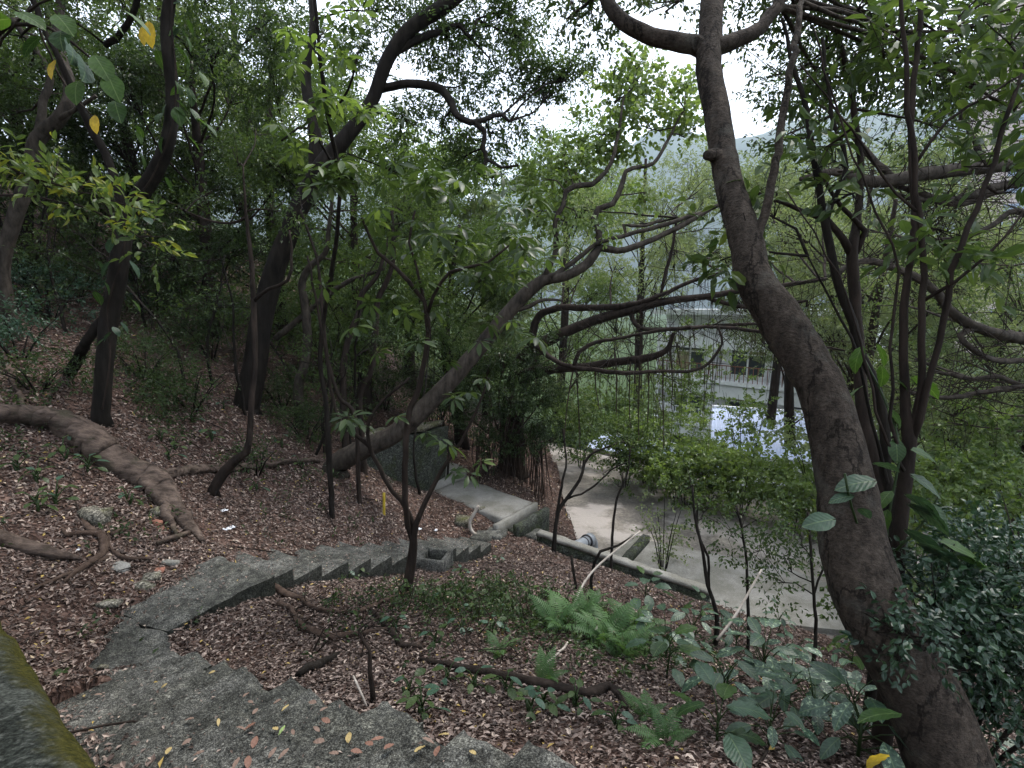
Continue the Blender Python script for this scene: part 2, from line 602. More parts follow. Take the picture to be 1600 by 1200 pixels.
M['bark_log'] = bark_mat('bark_log', (.014, .010, .008), (.15, .112, .092), 26, (.16, .55, .55), 1.0, moss=(.035, .034, .02))
M['root'] = bark_mat('root', (.025, .016, .012), (.10, .07, .055), 14, (1, 1, 1), .6)
M['hanging_root'] = bark_mat('hanging_root', (.014, .010, .008), (.07, .05, .039), 14, (1, 1, .3), .5)
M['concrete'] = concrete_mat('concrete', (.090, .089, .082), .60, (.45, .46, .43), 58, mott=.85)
M['concrete_side_shade'] = concrete_mat('concrete_side_shade', (.040, .041, .036), .4, (.5, .52, .45), 20)  # darker copy of the stair concrete, paints shade on upright faces
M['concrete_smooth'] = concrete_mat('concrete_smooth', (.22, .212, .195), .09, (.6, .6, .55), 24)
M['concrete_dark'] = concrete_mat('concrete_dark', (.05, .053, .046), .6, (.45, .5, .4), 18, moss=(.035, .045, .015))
M['yard'] = concrete_mat('yard', (.23, .205, .175), .12, (.40, .41, .44), 5, pale=(.36, .325, .30), sscale=.42, mott=.25)
M['stone'] = concrete_mat('stone', (.13, .12, .10), .6, (.6, .6, .5), 20, moss=(.06, .065, .015))
M['pipe'] = plain_mat('pipe', (.20, .215, .235), .4, .5, 0, .1)
M['rubber'] = plain_mat('rubber', (.012, .012, .013), .5)
M['yellow_paint'] = plain_mat('yellow_paint', (.36, .26, .02), .5)
M['paper'] = plain_mat('paper', (.62, .64, .68), .7)
M['brick'] = plain_mat('brick', (.22, .10, .07), .9, .2, 0, .3, 20)
M['dead_wood'] = bark_mat('dead_wood', (.22, .19, .16), (.5, .45, .4), 14, (1, 1, .3), .4)

# mossy battered wall: moss grows in the damp lower strip
m, nt, b, out = new_mat('mossy_wall')
tc = nt.nodes.new('ShaderNodeTexCoord')
sx = nt.nodes.new('ShaderNodeVectorMath')
sx.operation = 'DOT_PRODUCT'
sx.inputs[1].default_value = (-.618, -.786, 0)
nt.links.new(tc.outputs['Object'], sx.inputs[0])
n1 = noise_tex(nt, 20, 7, .7)
n2 = noise_tex(nt, 3.0, 6, .65)
n4 = noise_tex(nt, 60, 3, .6)
c = ramp(nt, n1, [(.36, (.006, .007, .006)), (.52, (.022, .025, .021)), (.66, (.07, .073, .066)), (.76, (.22, .22, .21))])
c = mixc(nt, ramp(nt, n2, [(.5, (0, 0, 0)), (.62, (.5, .5, .5))]), c, (.06, .064, .056))
c = mixc(nt, .8, c, ramp(nt, noise_tex(nt, 90, 3, .6), [(.38, (.4, .4, .4)), (.62, (1.7, 1.7, 1.7))]), 'MULTIPLY')
ad = nt.nodes.new('ShaderNodeMath')
ad.operation = 'MULTIPLY_ADD'
nt.links.new(n2, ad.inputs[0])
ad.inputs[1].default_value = .22
of = nt.nodes.new('ShaderNodeMath')
of.operation = 'ADD'
of.inputs[1].default_value = .42
nt.links.new(sx.outputs['Value'], of.inputs[0])
nt.links.new(of.outputs[0], ad.inputs[2])
mo = ramp(nt, ad.outputs[0], [(.30, (.95, .95, .95)), (.365, (.0, .0, .0))])
c = mixc(nt, mo, c, ramp(nt, n4, [(.3, (.012, .014, .003)), (.7, (.062, .056, .011))]))
nt.links.new(c, b.inputs['Base Color'])
b.inputs['Roughness'].default_value = .95
b.inputs['Specular IOR Level'].default_value = .08
bump(nt, b, n1, 1.0, .02)
M['mossy_wall'] = m

# soil with decayed leaves
m, nt, b, out = new_mat('forest_soil')
tc = nt.nodes.new('ShaderNodeTexCoord')
vo = nt.nodes.new('ShaderNodeTexVoronoi')
vo.inputs['Scale'].default_value = 26
mp = nt.nodes.new('ShaderNodeMapping')
mp.inputs['Scale'].default_value = (1, 1.7, 1)
dn = nt.nodes.new('ShaderNodeTexNoise')
dn.inputs['Scale'].default_value = 5
ma = nt.nodes.new('ShaderNodeMixRGB')
ma.blend_type = 'ADD'
ma.inputs[0].default_value = .35
nt.links.new(tc.outputs['Object'], dn.inputs['Vector'])
nt.links.new(tc.outputs['Object'], ma.inputs[1])
nt.links.new(dn.outputs['Color'], ma.inputs[2])
nt.links.new(ma.outputs[0], mp.inputs[0])
nt.links.new(mp.outputs[0], vo.inputs['Vector'])
sc_ = nt.nodes.new('ShaderNodeSeparateColor')
nt.links.new(vo.outputs['Color'], sc_.inputs[0])
c = ramp(nt, sc_.outputs[0], [(0, (.022, .013, .010)), (.4, (.055, .034, .027)), (.8, (.12, .078, .064)), (1, (.20, .135, .11))])
c = mixc(nt, .8, c, ramp(nt, noise_tex(nt, 1.1, 5, .6), [(.3, (.45, .42, .4)), (.7, (1.15, 1.12, 1.1))]), 'MULTIPLY')
# beyond the yard the land is covered in low greenery
sy = nt.nodes.new('ShaderNodeSeparateXYZ')
nt.links.new(tc.outputs['Object'], sy.inputs[0])
gm = math_node(nt, 'MAXIMUM', math_node(nt, 'MULTIPLY_ADD', sy.outputs[1], .25, -5.6), math_node(nt, 'MULTIPLY_ADD', sy.outputs[0], .4, -3.4))
gm = math_node(nt, 'ADD', gm, math_node(nt, 'MULTIPLY', noise_tex(nt, .8, 4, .6), .6))
gr = ramp(nt, noise_tex(nt, 2.2, 8, .75), [(.35, (.012, .022, .008)), (.55, (.04, .065, .022)), (.72, (.10, .13, .05))])
c = mixc(nt, ramp(nt, gm, [(.2, (0, 0, 0)), (.8, (1, 1, 1))]), c, gr)
nt.links.new(c, b.inputs['Base Color'])
b.inputs['Roughness'].default_value = .95
b.inputs['Specular IOR Level'].default_value = .15
bump(nt, b, vo.outputs['Distance'], .8, .03)
M['soil'] = m

# ------------------------------------------------------------------ ground
gu = np.linspace(-1, 1, 361)
gx = np.sign(gu) * (np.sinh(np.abs(gu) * 7.2) / np.sinh(7.2)) * 2600 + 0.0
# finer, warped so that most lines fall within 15 m
gv = np.linspace(-1, 1, 361)
gy = np.sign(gv) * (np.sinh(np.abs(gv) * 7.2) / np.sinh(7.2)) * 2600 + 6.5
# even lines over the near ground, growing ones beyond
near = np.arange(-16, 16.01, .14)
beyond = 16 * np.exp(np.linspace(.03, math.log(2600 / 16), 46))
gx = np.concatenate([-beyond[::-1], near, beyond])
gy = np.concatenate([-beyond[::-1], near, beyond]) + 8.5
X, Y = np.meshgrid(gx, gy, indexing='ij')
Z = H(X, Y)
nx, ny = X.shape
ii, jj = np.meshgrid(np.arange(nx - 1), np.arange(ny - 1), indexing='ij')
a = (ii * ny + jj).ravel()
faces = np.stack([a, a + ny, a + ny + 1, a + 1], 1)
ground = put('ground', fast_mesh('ground', np.stack([X, Y, Z], -1).reshape(-1, 3), faces, np.zeros(nx * ny), M['soil'], True))
tag(ground, 'wooded hillside of dark brown soil and decayed leaves', 'ground', kind='structure')


def prism(mb, poly, z0, z1):
    n = len(poly)
    ar = sum(poly[i][0] * poly[(i + 1) % n][1] - poly[(i + 1) % n][0] * poly[i][1] for i in range(n))
    if ar < 0:
        poly = poly[::-1]
    v = [(x, y, z0) for x, y in poly] + [(x, y, z1) for x, y in poly]
    f = [tuple(range(n, 2 * n)), tuple(range(n - 1, -1, -1))] + [(i, (i + 1) % n, n + (i + 1) % n, n + i) for i in range(n)]
    return mb.add(v, f)


mb = MB()
prism(mb, YARD, YARD_Z - .6, YARD_Z)
tag(mb.build('yard', M['yard'], smooth=False), 'stained concrete yard below the bank', 'yard', kind='structure')

# ------------------------------------------------------------------ stairs
UP = np.array([0, 0, 1.])


def shaded_sides(o):
    """the upright faces of a step get darker concrete, their shade put into the colour"""
    o.data.materials.append(M['concrete_side_shade'])
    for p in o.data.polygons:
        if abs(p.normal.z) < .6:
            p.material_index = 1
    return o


# first flight: runs down from the lower right towards the landing
s1 = thing('stairs', 'worn speckled concrete stairs beside the mossy wall', 'stairs', (-1.3, 2.6, -2.3))
s1['kind'] = 'structure'
d1 = np.array([-.797, .604, 0])
n1v = np.array([-.604, -.797, 0])                     # to the left-hand side of the flight
R0 = np.array([.05, 1.67, 0])
RUN1, RISE1, Z1 = .2865, .0938, -1.665
STEP1 = []
for i in range(-4, 12):
    z = Z1 - RISE1 * i
    o = R0 + d1 * (RUN1 * i) + n1v * (.05 * math.sin(i * 2.3)) + np.array([0, 0, z])
    wid = 1.30
    q = rough_box(MB(), o - UP * .42, d1 * (RUN1 + .02), n1v * wid, UP * .42, (7, 26, 4), .013, .026, 4.2, seed=i * 1.7)
    shaded_sides(under(q.build('step', M['concrete'], smooth=False), s1))
    STEP1.append((o, z))
# landing and first slab of the second flight
LZ = -2.79
s2 = thing('stairs', 'narrow concrete stairs turning away down the slope past a thin forked sapling', 'stairs', (-1.6, 7, -3.7))
s2['kind'] = 'structure'
d2 = np.array([.457, .889, 0])
n2v = np.array([-.889, .457, 0])
P0 = np.array([-2.69, 5.05, 0])


def quad_slab(mb, c4, z, thick, n=(12, 12), amp=.012, seed=0.):
    """worn slab over four corners given in order"""
    A_, B_, C_, D_ = (np.array(q, float) for q in c4)
    V, F = [], []
    for i in range(n[0] + 1):
        for j in range(n[1] + 1):
            u, v = i / n[0], j / n[1]
            p = (A_ * (1 - u) + B_ * u) * (1 - v) + (D_ * (1 - u) + C_ * u) * v
            e = i in (0, n[0]) or j in (0, n[1])
            q = Vector((p[0] * 4, p[1] * 4, seed))
            w = mnoise.noise_vector(q) * amp * 1.5
            V.append((p[0] + w[0] * (2.2 if e else 1), p[1] + w[1] * (2.2 if e else 1), z + w[2] + mnoise.noise(q * 3.1) * amp - (.015 if e else 0)))
    N1 = n[1] + 1
    for i in range(n[0]):
        for j in range(n[1]):
            a_ = i * N1 + j
            F.append((a_, a_ + N1, a_ + N1 + 1, a_ + 1))
    ring = [i * N1 for i in range(n[0] + 1)] + [n[0] * N1 + j for j in range(1, N1)] + [i * N1 + n[1] for i in range(n[0] - 1, -1, -1)] + [j for j in range(n[1] - 1, 0, -1)]
    k0 = len(V)
    for r in ring:
        V.append((V[r][0], V[r][1], z - thick))
    m_ = len(ring)
    for i in range(m_):
        F.append((ring[i], k0 + i, k0 + (i + 1) % m_, ring[(i + 1) % m_]))
    mb.add(V, F)
    return mb


q = quad_slab(MB(), [(-3.02, 4.10), (-2.53, 5.07), (-3.38, 5.50), (-3.95, 4.52)], LZ, .4, (16, 14), .014, 3.1)
shaded_sides(under(q.build('landing', M['concrete'], smooth=False), s2))
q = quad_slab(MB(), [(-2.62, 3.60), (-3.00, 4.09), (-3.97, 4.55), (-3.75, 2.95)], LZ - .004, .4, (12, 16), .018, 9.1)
shaded_sides(under(q.build('landing', M['concrete'], smooth=False), s2))
for i in range(12):
    z = -2.93 - .151 * i
    o = P0 + d2 * (.415 * i) + np.array([0, 0, z])
    q = rough_box(MB(), o - UP * .5, d2 * .45, n2v * (.95 + .12 * math.sin(i * 2.1)), UP * .5, (6, 10, 5), .007, .010, 5., seed=40 + i * 2.3)
    shaded_sides(under(q.build('step', M['concrete'], smooth=False), s2))

# mossy parapet beside the viewpoint: rounded top, moss along its far edge
we0, we1 = np.array([-.05, .36, -.92]), np.array([-4.3, 3.70, -1.72])
wd = we1 - we0
perp = np.array([-.618, -.786, 0])
prof = [(.16, -1.5), (.05, -.55), (.0, -.16), (.012, -.07), (.05, -.025), (.11, 0), (.2, .012), (.32, .02), (.45, .02), (.58, .01), (.7, -.02), (.74, -.1), (.76, -1.5)]
pp_, _r = resample(np.array([(a_, 0, z_) for a_, z_ in prof]), np.ones(len(prof)), .03)
NU, NV = 90, len(pp_) - 1
vv, ff = [], []
for i in range(NU + 1):
    base = we0 + wd * i / NU
    for q_ in pp_:
        p = base + perp * q_[0] + UP * q_[2]
        vv.append(p + np.array(mnoise.noise_vector(Vector(p * 3.))) * .022 + np.array(mnoise.noise_vector(Vector(p * 11.))) * .008)
for i in range(NU):
    for j in range(NV):
        a = i * (NV + 1) + j
        ff.append((a, a + 1, a + NV + 2, a + NV + 1))
ff.append(tuple(range(NV + 1)))
ff.append(tuple(NU * (NV + 1) + j for j in range(NV, -1, -1)))
q = MB()
q.add(vv, ff)
tag(q.build('mossy_parapet', M['mossy_wall']), 'dark rounded concrete parapet with a strip of green moss along its far edge', 'parapet')

# ------------------------------------------------------------------ the path slab, drain and low walls beyond
SZ = -4.52
A = np.array([-.21, 10.49, SZ])
lv = np.array([-1.80, 1.78, 0.0])
wv = np.array([.72, 1.0, 0])
path = thing('path', 'flat pale concrete path slab beyond the foot of the narrow stairs', 'path', A)
path['kind'] = 'structure'
q = rough_box(MB(), A - UP * .45, lv, wv, UP * .45, (14, 8, 3), .012, .03, 4., 5.)
under(q.build('slab', M['concrete_smooth']), path)
ln = -lv / np.linalg.norm(lv)
q = rough_box(MB(), A + ln * .02 - UP * .5 - wv * .30, ln * .13, wv * 1.30, UP * .53, (2, 12, 3), .008, .015, 5., 6.)
under(q.build('drain_edge', M['concrete_smooth']), path)
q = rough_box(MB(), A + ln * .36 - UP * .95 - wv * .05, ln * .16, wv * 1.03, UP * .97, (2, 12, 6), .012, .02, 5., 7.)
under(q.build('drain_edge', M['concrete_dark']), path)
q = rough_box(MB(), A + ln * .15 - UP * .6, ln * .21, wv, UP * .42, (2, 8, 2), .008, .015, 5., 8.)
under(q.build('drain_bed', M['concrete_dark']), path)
q = rough_box(MB(), A + lv * .98 - UP * .4, lv * .10, wv * 1.06, UP * .55, (2, 8, 3), .012, .02, 5., 9.)
under(q.build('step', M['concrete_smooth']), path)
q = rough_box(MB(), A + lv * 1.10 - UP * .4, lv * .14, wv * 1.06, UP * .68, (2, 8, 3), .012, .02, 5., 9.)
under(q.build('step', M['concrete_smooth']), path)
# step blocks going on towards the low wall
for k, (px, py, s) in enumerate([(803, 826, .46), (826, 838, .36), (768, 838, .42), (748, 843, .4)]):
    c0 = gp(px, py)
    q = rough_box(MB(), c0 - UP * .25 + np.array([-s * .5, -.1, 0]), np.array([s * .95, -.25 * s, 0]), np.array([.16, .42, 0]), UP * .33, (4, 4, 3), .012, .02, 6., 20 + k)
    under(q.build('step', M['concrete']), path)

# low retaining wall with a pale coping
w0, w1 = np.array([.50, 9.92, -4.62]), np.array([3.45, 8.30, -4.98])
rw = thing('retaining_wall', 'low retaining wall with a narrow pale coping above the grey pipe', 'wall', (w0 + w1) / 2 - UP * .6)
dv = (w1 - w0)
sidev = np.array([.48, .87, 0])
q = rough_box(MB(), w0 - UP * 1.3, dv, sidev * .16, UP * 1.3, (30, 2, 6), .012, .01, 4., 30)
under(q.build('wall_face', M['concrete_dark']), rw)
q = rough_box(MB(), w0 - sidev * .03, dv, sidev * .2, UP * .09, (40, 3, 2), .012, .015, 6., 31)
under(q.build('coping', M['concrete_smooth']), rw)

# raised slab in the yard with a kerb
ls = thing('lower_slab', 'pale raised concrete slab with a kerb below the low wall', 'slab', (4.1, 10.6, YARD_Z))
ls['kind'] = 'structure'
pl = [(2.75, 11.15), (3.55, 12.35), (6.3, 11.0), (7.4, 9.6), (6.6, 8.6), (4.4, 9.0)]
under(prism(MB(), pl, YARD_Z - .2, YARD_Z + .10).build('slab', M['concrete_smooth'], smooth=False), ls)
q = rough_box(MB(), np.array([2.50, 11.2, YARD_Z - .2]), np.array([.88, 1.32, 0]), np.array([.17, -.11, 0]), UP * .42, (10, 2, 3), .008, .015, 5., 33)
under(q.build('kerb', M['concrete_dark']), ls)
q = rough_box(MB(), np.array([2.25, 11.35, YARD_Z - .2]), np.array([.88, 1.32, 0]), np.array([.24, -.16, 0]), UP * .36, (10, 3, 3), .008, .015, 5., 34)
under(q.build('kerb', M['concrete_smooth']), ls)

# retaining wall end behind the leaning tree
b0 = P(668, 762, 12.6)
b1 = P(560, 742, 11.6)
rb = thing('retaining_wall', 'dark stone retaining wall with a sloping end beneath the leaning trunk', 'wall', b0)
dv = b1 - b0
dv[2] = 0
q = MB()
back = np.array([.35, .9, 0]) * .9
L_ = np.linalg.norm(dv)
du = dv / L_
pr = [(0, -.3), (-.14, 1.35), (1.0, 1.42), (L_, 1.5), (L_, -.3)]
poly = [b0 + du * (-u + 0) * -1 + UP * z for u, z in pr]
v = [p for p in poly] + [p + back for p in poly]
q.add(v, [(4, 3, 2, 1, 0), (5, 6, 7, 8, 9)] + [(i, (i + 1) % 5, 5 + (i + 1) % 5, 5 + i) for i in range(5)])
under(q.build('wall_face', M['concrete_dark'], smooth=False), rb)
q = rough_box(MB(), b0 + du * -.0 + UP * 1.42 - back * .06, du * L_, back * 1.1, UP * .12, (14, 4, 2), .02, .02, 5., 35)
under(q.build('coping', M['stone']), rb)

# small open concrete box beside the stairs
bx = gp(675, 888)
cb = thing('drain_box', 'small open concrete box set in the leaf litter beside the stairs', 'drain box', bx)
e1, e2 = np.array([.44, -.10, 0]), np.array([.12, .42, 0])
o = bx + np.array([-.25, -.1, -.15])
for oo, aa, bb_ in ((o, e1, e2 * .16), (o + e2 * .84, e1, e2 * .16), (o + e2 * .16, e1 * .14, e2 * .68), (o + e2 * .16 + e1 * .86, e1 * .14, e2 * .68)):
    under(rough_box(MB(), oo, aa, bb_, UP * .36, (4, 3, 3), .006, .01, 6., 50).build('side', M['concrete']), cb)
under(rough_box(MB(), o + e1 * .14 + e2 * .16, e1 * .72, e2 * .68, UP * .2, (3, 3, 2), .006, .01, 6., 51).build('bottom', M['concrete_dark']), cb)

# grey plastic pipe
pa, pb = P(884, 862, 10.3), P(922, 843, 11.2)
pp = thing('drain_pipe', 'grey plastic drain pipe sticking out below the low wall', 'pipe', pa)
pdv = pb - pa
pdn = pdv / np.linalg.norm(pdv)
q = MB()
tube(q, [pa - pdn * .02, pb], [.115, .115], 20, .3, 0)
under(q.build('pipe_body', M['pipe']), pp)
q = MB()
tube(q, [pb - pdn * .16, pb + pdn * .02], [.14, .14], 20, .3, 0)
under(q.build('socket', M['pipe']), pp)
for tt in (.30, .17):
    q = MB()
    tube(q, [pb - pdn * (tt + .012), pb - pdn * (tt - .012)], [.1475, .1475] if tt < .2 else [.126, .126], 20, .3, 0)
    under(q.build('ring', M['rubber']), pp)
q = MB()
tube(q, [pb + pdn * .0 - UP * .02, pb + pdn * .12 - UP * .1, pb + pdn * .13 - UP * .3], [.12, .12, .12], 18, .06, 0)
under(q.build('elbow', M['pipe']), pp)

# ------------------------------------------------------------------ leaves
def leaf_verts(p, ld, nn, L, Wd, hi, curl=.12):
    """arrays of leaves -> verts, faces. p, ld, nn (N,3); L, Wd (N,)"""
    s = nrm(np.cross(ld, nn))
    nn = nrm(np.cross(s, ld))
    N = len(p)
    L = L[:, None]
    Wd = Wd[:, None]
    if not hi:
        m = p + ld * L * .45
        up = nn * Wd * .22
        v = np.stack([p, m + s * Wd * .5 + up, p + ld * L - nn * L * curl, m - s * Wd * .5 + up], 1)
        f = np.array([[0, 1, 2], [0, 2, 3]])
    else:
        a, b_ = p + ld * L * .28 + nn * L * .03, p + ld * L * .66 - nn * L * curl * .3
        u = nn * Wd * .16
        v = np.stack([p, a + s * Wd * .42 + u, b_ + s * Wd * .42 + u, p + ld * L - nn * L * curl, b_ - s * Wd * .42 + u, a - s * Wd * .42 + u,
                      p + ld * L * .5], 1)
        f = np.array([[0, 1, 6], [1, 2, 6], [2, 3, 6], [3, 4, 6], [4, 5, 6], [5, 0, 6]])
    k = v.shape[1]
    faces = (np.arange(N)[:, None, None] * k + f[None]).reshape(-1, 3)
    return v.reshape(-1, 3), faces, k


class Leaves:
    def __init__(s):
        s.v, s.f, s.r, s.n = [], [], [], 0

    def add(s, p, ld, nn, L, Wd, rnd, hi=False, curl=.12):
        if not len(p):
            return
        v, f, k = leaf_verts(p, ld, nn, L, Wd, hi, curl)
        s.v.append(v)
        s.f.append(f + s.n)
        s.r.append(np.repeat(rnd, k))
        s.n += len(v)

    def sprays(s, c, ax, k, L, ratio=.45, tl=.3, droop=.25, hi=False, base=.5, var=.5, upn=1.0):
        """leafy twigs: centres c (N,3), axes ax (N,3), k leaves on each"""
        N = len(c)
        ax = nrm(ax)
        pr = nrm(np.cross(ax, RNG.normal(0, 1, (N, 3))))
        t = (np.arange(k) + .6) / k
        sgn = np.where(np.arange(k) % 2 == 0, 1., -1.)
        pos = c[:, None] + ax[:, None] * (t * tl)[None, :, None] + RNG.normal(0, tl * .05, (N, k, 3))
        ld = ax[:, None] * (.45 + .5 * t)[None, :, None] + pr[:, None] * sgn[None, :, None] * (1.1 - .5 * t)[None, :, None] + RNG.normal(0, .3, (N, k, 3))
        ld[..., 2] -= droop
        nn = RNG.normal(0, .62, (N, k, 3))
        nn[..., 2] += upn
        LL = L * RNG.uniform(.65, 1.2, (N, k))
        tw = RNG.uniform(0, 1, N)[:, None]
        rr = np.clip(base + var * (.55 * (tw - .5) + .7 * (RNG.uniform(0, 1, (N, k)) - .5)), 0, .94)
        s.add(pos.reshape(-1, 3), nrm(ld.reshape(-1, 3)), nrm(nn.reshape(-1, 3)), LL.ravel(), (LL * ratio * RNG.uniform(.85, 1.15, (N, k))).ravel(), rr.ravel(), hi)

    def build(s, name, mat, parent=None, kind='stuff'):
        if not s.n:
            return None
        me = fast_mesh(name, np.concatenate(s.v), np.concatenate(s.f), np.concatenate(s.r), mat)
        o = put(name, me)
        if parent is not None:
            under(o, parent)
        if kind:
            o['kind'] = kind
        return o


def ball(n, c, r, hollow=.35):
    """points in an ellipsoid, more of them towards its skin, clumped"""
    d = nrm(RNG.normal(0, 1, (n, 3)))
    q = RNG.uniform(hollow ** 2, 1, n) ** .5
    return np.asarray(c) + d * q[:, None] * np.asarray(r), d


def blob_leaves(lv, tw, c, r, n, L, k=9, ratio=.45, tl=.32, droop=.25, hi=False, base=.5, var=.5, start=None, tw_r=.012, nclump=None, flat=1.0):
    """one crown clump: a limb, sub-limbs and leafy twigs round their ends"""
    c = np.asarray(c, float)
    r = np.asarray([r, r, r * .8] if np.isscalar(r) else r, float)
    nclump = nclump or max(4, int(n / 14))
    ce, cd = ball(nclump, c, r * .85, .25)
    size = np.mean(r) * (.62 / max(1, nclump) ** .22)
    if start is not None:
        start = np.asarray(start, float)
        mid = (start + c) / 2 + RNG.normal(0, .12, 3) * np.linalg.norm(c - start) * .5
        tube(tw, [start, mid, c], [tw_r * 2.2, tw_r * 1.7, tw_r * 1.2], 5, .35, .05, 0, False, .012)
        for e in ce[:min(nclump, 10)]:
            m2 = (c + e) / 2 + RNG.normal(0, .1, 3)
            m2[2] += .05
            tube(tw, [c * .6 + mid * .4, m2, e], [tw_r * 1.1, tw_r * .75, tw_r * .35], 4, .4, .05, 0, False, .01)
    w = RNG.uniform(.4, 1.6, nclump)
    which = RNG.choice(nclump, n, p=w / w.sum())
    pos = ce[which] + RNG.normal(0, 1, (n, 3)) * size * np.array([.62, .62, .40 * flat])
    ax = pos - ce[which] + cd[which] * size * .5 + RNG.normal(0, .25 * size, (n, 3))
    ax[:, 2] += size * .15
    shade = RNG.uniform(-.18, .18, nclump)[which]
    N = n
    lv.sprays(pos, ax, k, L, ratio, tl, droop, hi, base, var)


def along(pts, rad):
    return resample(pts, rad, .3)


def tree(name, label, cat, stems, blobs=(), bark='bark_dark', leaf='leaf_mid', L=.08, ratio=.45, k=9, tl=.32, droop=.25, hi=False, base=.5, var=.6,
         group=None, sides=10, grounded=True, rough=.06, flare=1.35, twig_r=.012, step=.12, wander=.006, dens=1.9, hang=None, connect=True, thick=.84):
    """stems: lists of (px, py, D, half width px); the first is the trunk. blobs: (px, py, D, radius m, sprays)"""
    S = []
    for st in stems:
        pts = np.array([P(a, b_, d) for a, b_, d, w in st])
        rad = np.array([w * thick * d / FPX for a, b_, d, w in st])
        S.append([pts, rad])
    pts, rad = S[0]
    if grounded:
        b0 = pts[0].copy()
        z = h1(b0[0], b0[1])
        foot = np.array([b0[0], b0[1], z - .12])
        if b0[2] > z + .06:
            pts = np.vstack([foot, pts])
            rad = np.r_[rad[0] * flare, rad]
        else:
            pts = np.vstack([foot - UP * .1, pts])
            rad = np.r_[rad[0] * flare, rad]
        S[0] = [pts, rad]
    root = thing(name, label, cat, pts[0], group)
    allp = []
    for i, (p_, r_) in enumerate(S):
        mb = MB()
        pp_, rr_ = tube(mb, p_, r_, sides if i == 0 else max(5, sides - 2), step, rough, 0, True, wander if i else wander * .5)
        allp.append(pp_)
        under(mb.build('trunk' if i == 0 else 'branch', M[bark]), root)
    allp = np.vstack(allp)
    if len(blobs):
        lv, tw = Leaves(), MB()
        for bl in blobs:
            c = P(bl[0], bl[1], bl[2])
            start = None
            if connect:
                dd = np.linalg.norm(allp - c, axis=1) + .6 * np.maximum(0, allp[:, 2] - c[2])
                start = allp[dd.argmin()]
            blob_leaves(lv, tw, c, bl[3], int(bl[4] * dens), L, k, ratio, tl, droop, hi, base, var, start, twig_r)
        if tw.n:
            o = under(tw.build('twigs', M[bark]), root)
            o['kind'] = 'stuff'
        lv.build('crown', M[leaf], root)
    return root


# ------------------------------------------------------------------ near trees
tree('smooth_bark_tree', 'thick smooth grey trunk curving up from the broad leaved plants', 'tree',
     [[(1500, 1260, 2.45, 62), (1445, 1100, 2.55, 54), (1370, 960, 2.65, 50), (1335, 860, 2.75, 47), (1320, 750, 2.85, 39), (1284, 610, 2.95, 33), (1223, 505, 3.05, 33),
       (1178, 435, 3.1, 27), (1168, 385, 3.15, 25), (1137, 280, 3.3, 21), (1120, 175, 3.45, 20), (1107, 105, 3.55, 20), (1111, 35, 3.65, 18), (1114, -60, 3.8, 17), (1120, -220, 4.0, 14)],
      [(1108, 80, 3.58, 15), (1085, 68, 3.6, 14), (1045, 65, 3.65, 13), (1000, 50, 3.7, 12), (965, 25, 3.75, 11), (943, -12, 3.8, 10), (930, -90, 3.9, 8)],
      [(1112, 75, 3.58, 13), (1140, 66, 3.6, 12), (1180, 48, 3.65, 10), (1215, 10, 3.7, 9), (1240, -60, 3.8, 7)],
      [(1172, 400, 3.12, 9), (1190, 352, 3.1, 7), (1202, 300, 3.1, 6.5), (1212, 250, 3.12, 6), (1228, 157, 3.15, 5.5), (1242, 70, 3.2, 5), (1252, 0, 3.3, 4), (1258, -60, 3.4, 3)],
      [(1130, 245, 3.33, 15), (1112, 240, 3.3, 9), (1104, 243, 3.28, 7)]],
     [(1180, -60, 4.2, .55, 55), (1080, -90, 4.4, .6, 45), (950, -60, 4.2, .5, 26), (920, 20, 4.4, .3, 30), (885, 30, 4.6, .22, 14), (1040, 18, 4.8, .2, 10), (1290, -40, 4.0, .6, 60), (1250, 60, 4.4, .45, 34),
      (1350, 20, 4.2, .55, 60), (1430, 60, 4.2, .5, 50), (1540, 40, 4.0, .6, 60), (1500, 130, 4.4, .45, 40), (1380, 130, 4.6, .5, 40), (1570, 170, 4.4, .35, 20), (1300, 150, 5, .45, 30)],
     bark='bark_grey', leaf='leaf_dark', L=.062, k=9, tl=.2, sides=22, step=.06, rough=.022, hi=False, thick=1.0, flare=1.15, base=.45, droop=.35, twig_r=.008)

tree('slender_tree', 'slender mottled trunk close behind the thick smooth trunk', 'tree',
     [[(1398, 860, 3.9, 13), (1388, 790, 3.95, 13), (1372, 730, 4.0, 12), (1352, 670, 4.05, 11), (1344, 600, 4.1, 10), (1340, 520, 4.15, 9), (1334, 440, 4.2, 10), (1333, 390, 4.2, 10), (1341, 330, 4.3, 7), (1344, 250, 4.3, 6), (1330, 150, 4.4, 5), (1312, 60, 4.4, 4), (1300, -40, 4.5, 3)],
      [(1333, 400, 4.2, 8), (1318, 372, 4.2, 6), (1295, 345, 4.2, 5), (1262, 335, 4.2, 4), (1225, 318, 4.2, 4), (1180, 300, 4.2, 3)],
      [(1336, 395, 4.2, 7), (1352, 360, 4.2, 5), (1330, 340, 4.15, 4), (1300, 300, 4.1, 3.5), (1262, 230, 4.1, 3)]],
     [(1290, 60, 4.6, .5, 40), (1340, 100, 4.8, .4, 30), (1420, -10, 4.6, .5, 40), (1260, 120, 4.9, .4, 24), (1200, 120, 5.2, .3, 14), (1470, 200, 4.8, .3, 16), (1240, 220, 5.0, .25, 8)],
     bark='bark_brown', leaf='leaf_dark', L=.06, tl=.2, k=8, sides=12, base=.4, twig_r=.006)

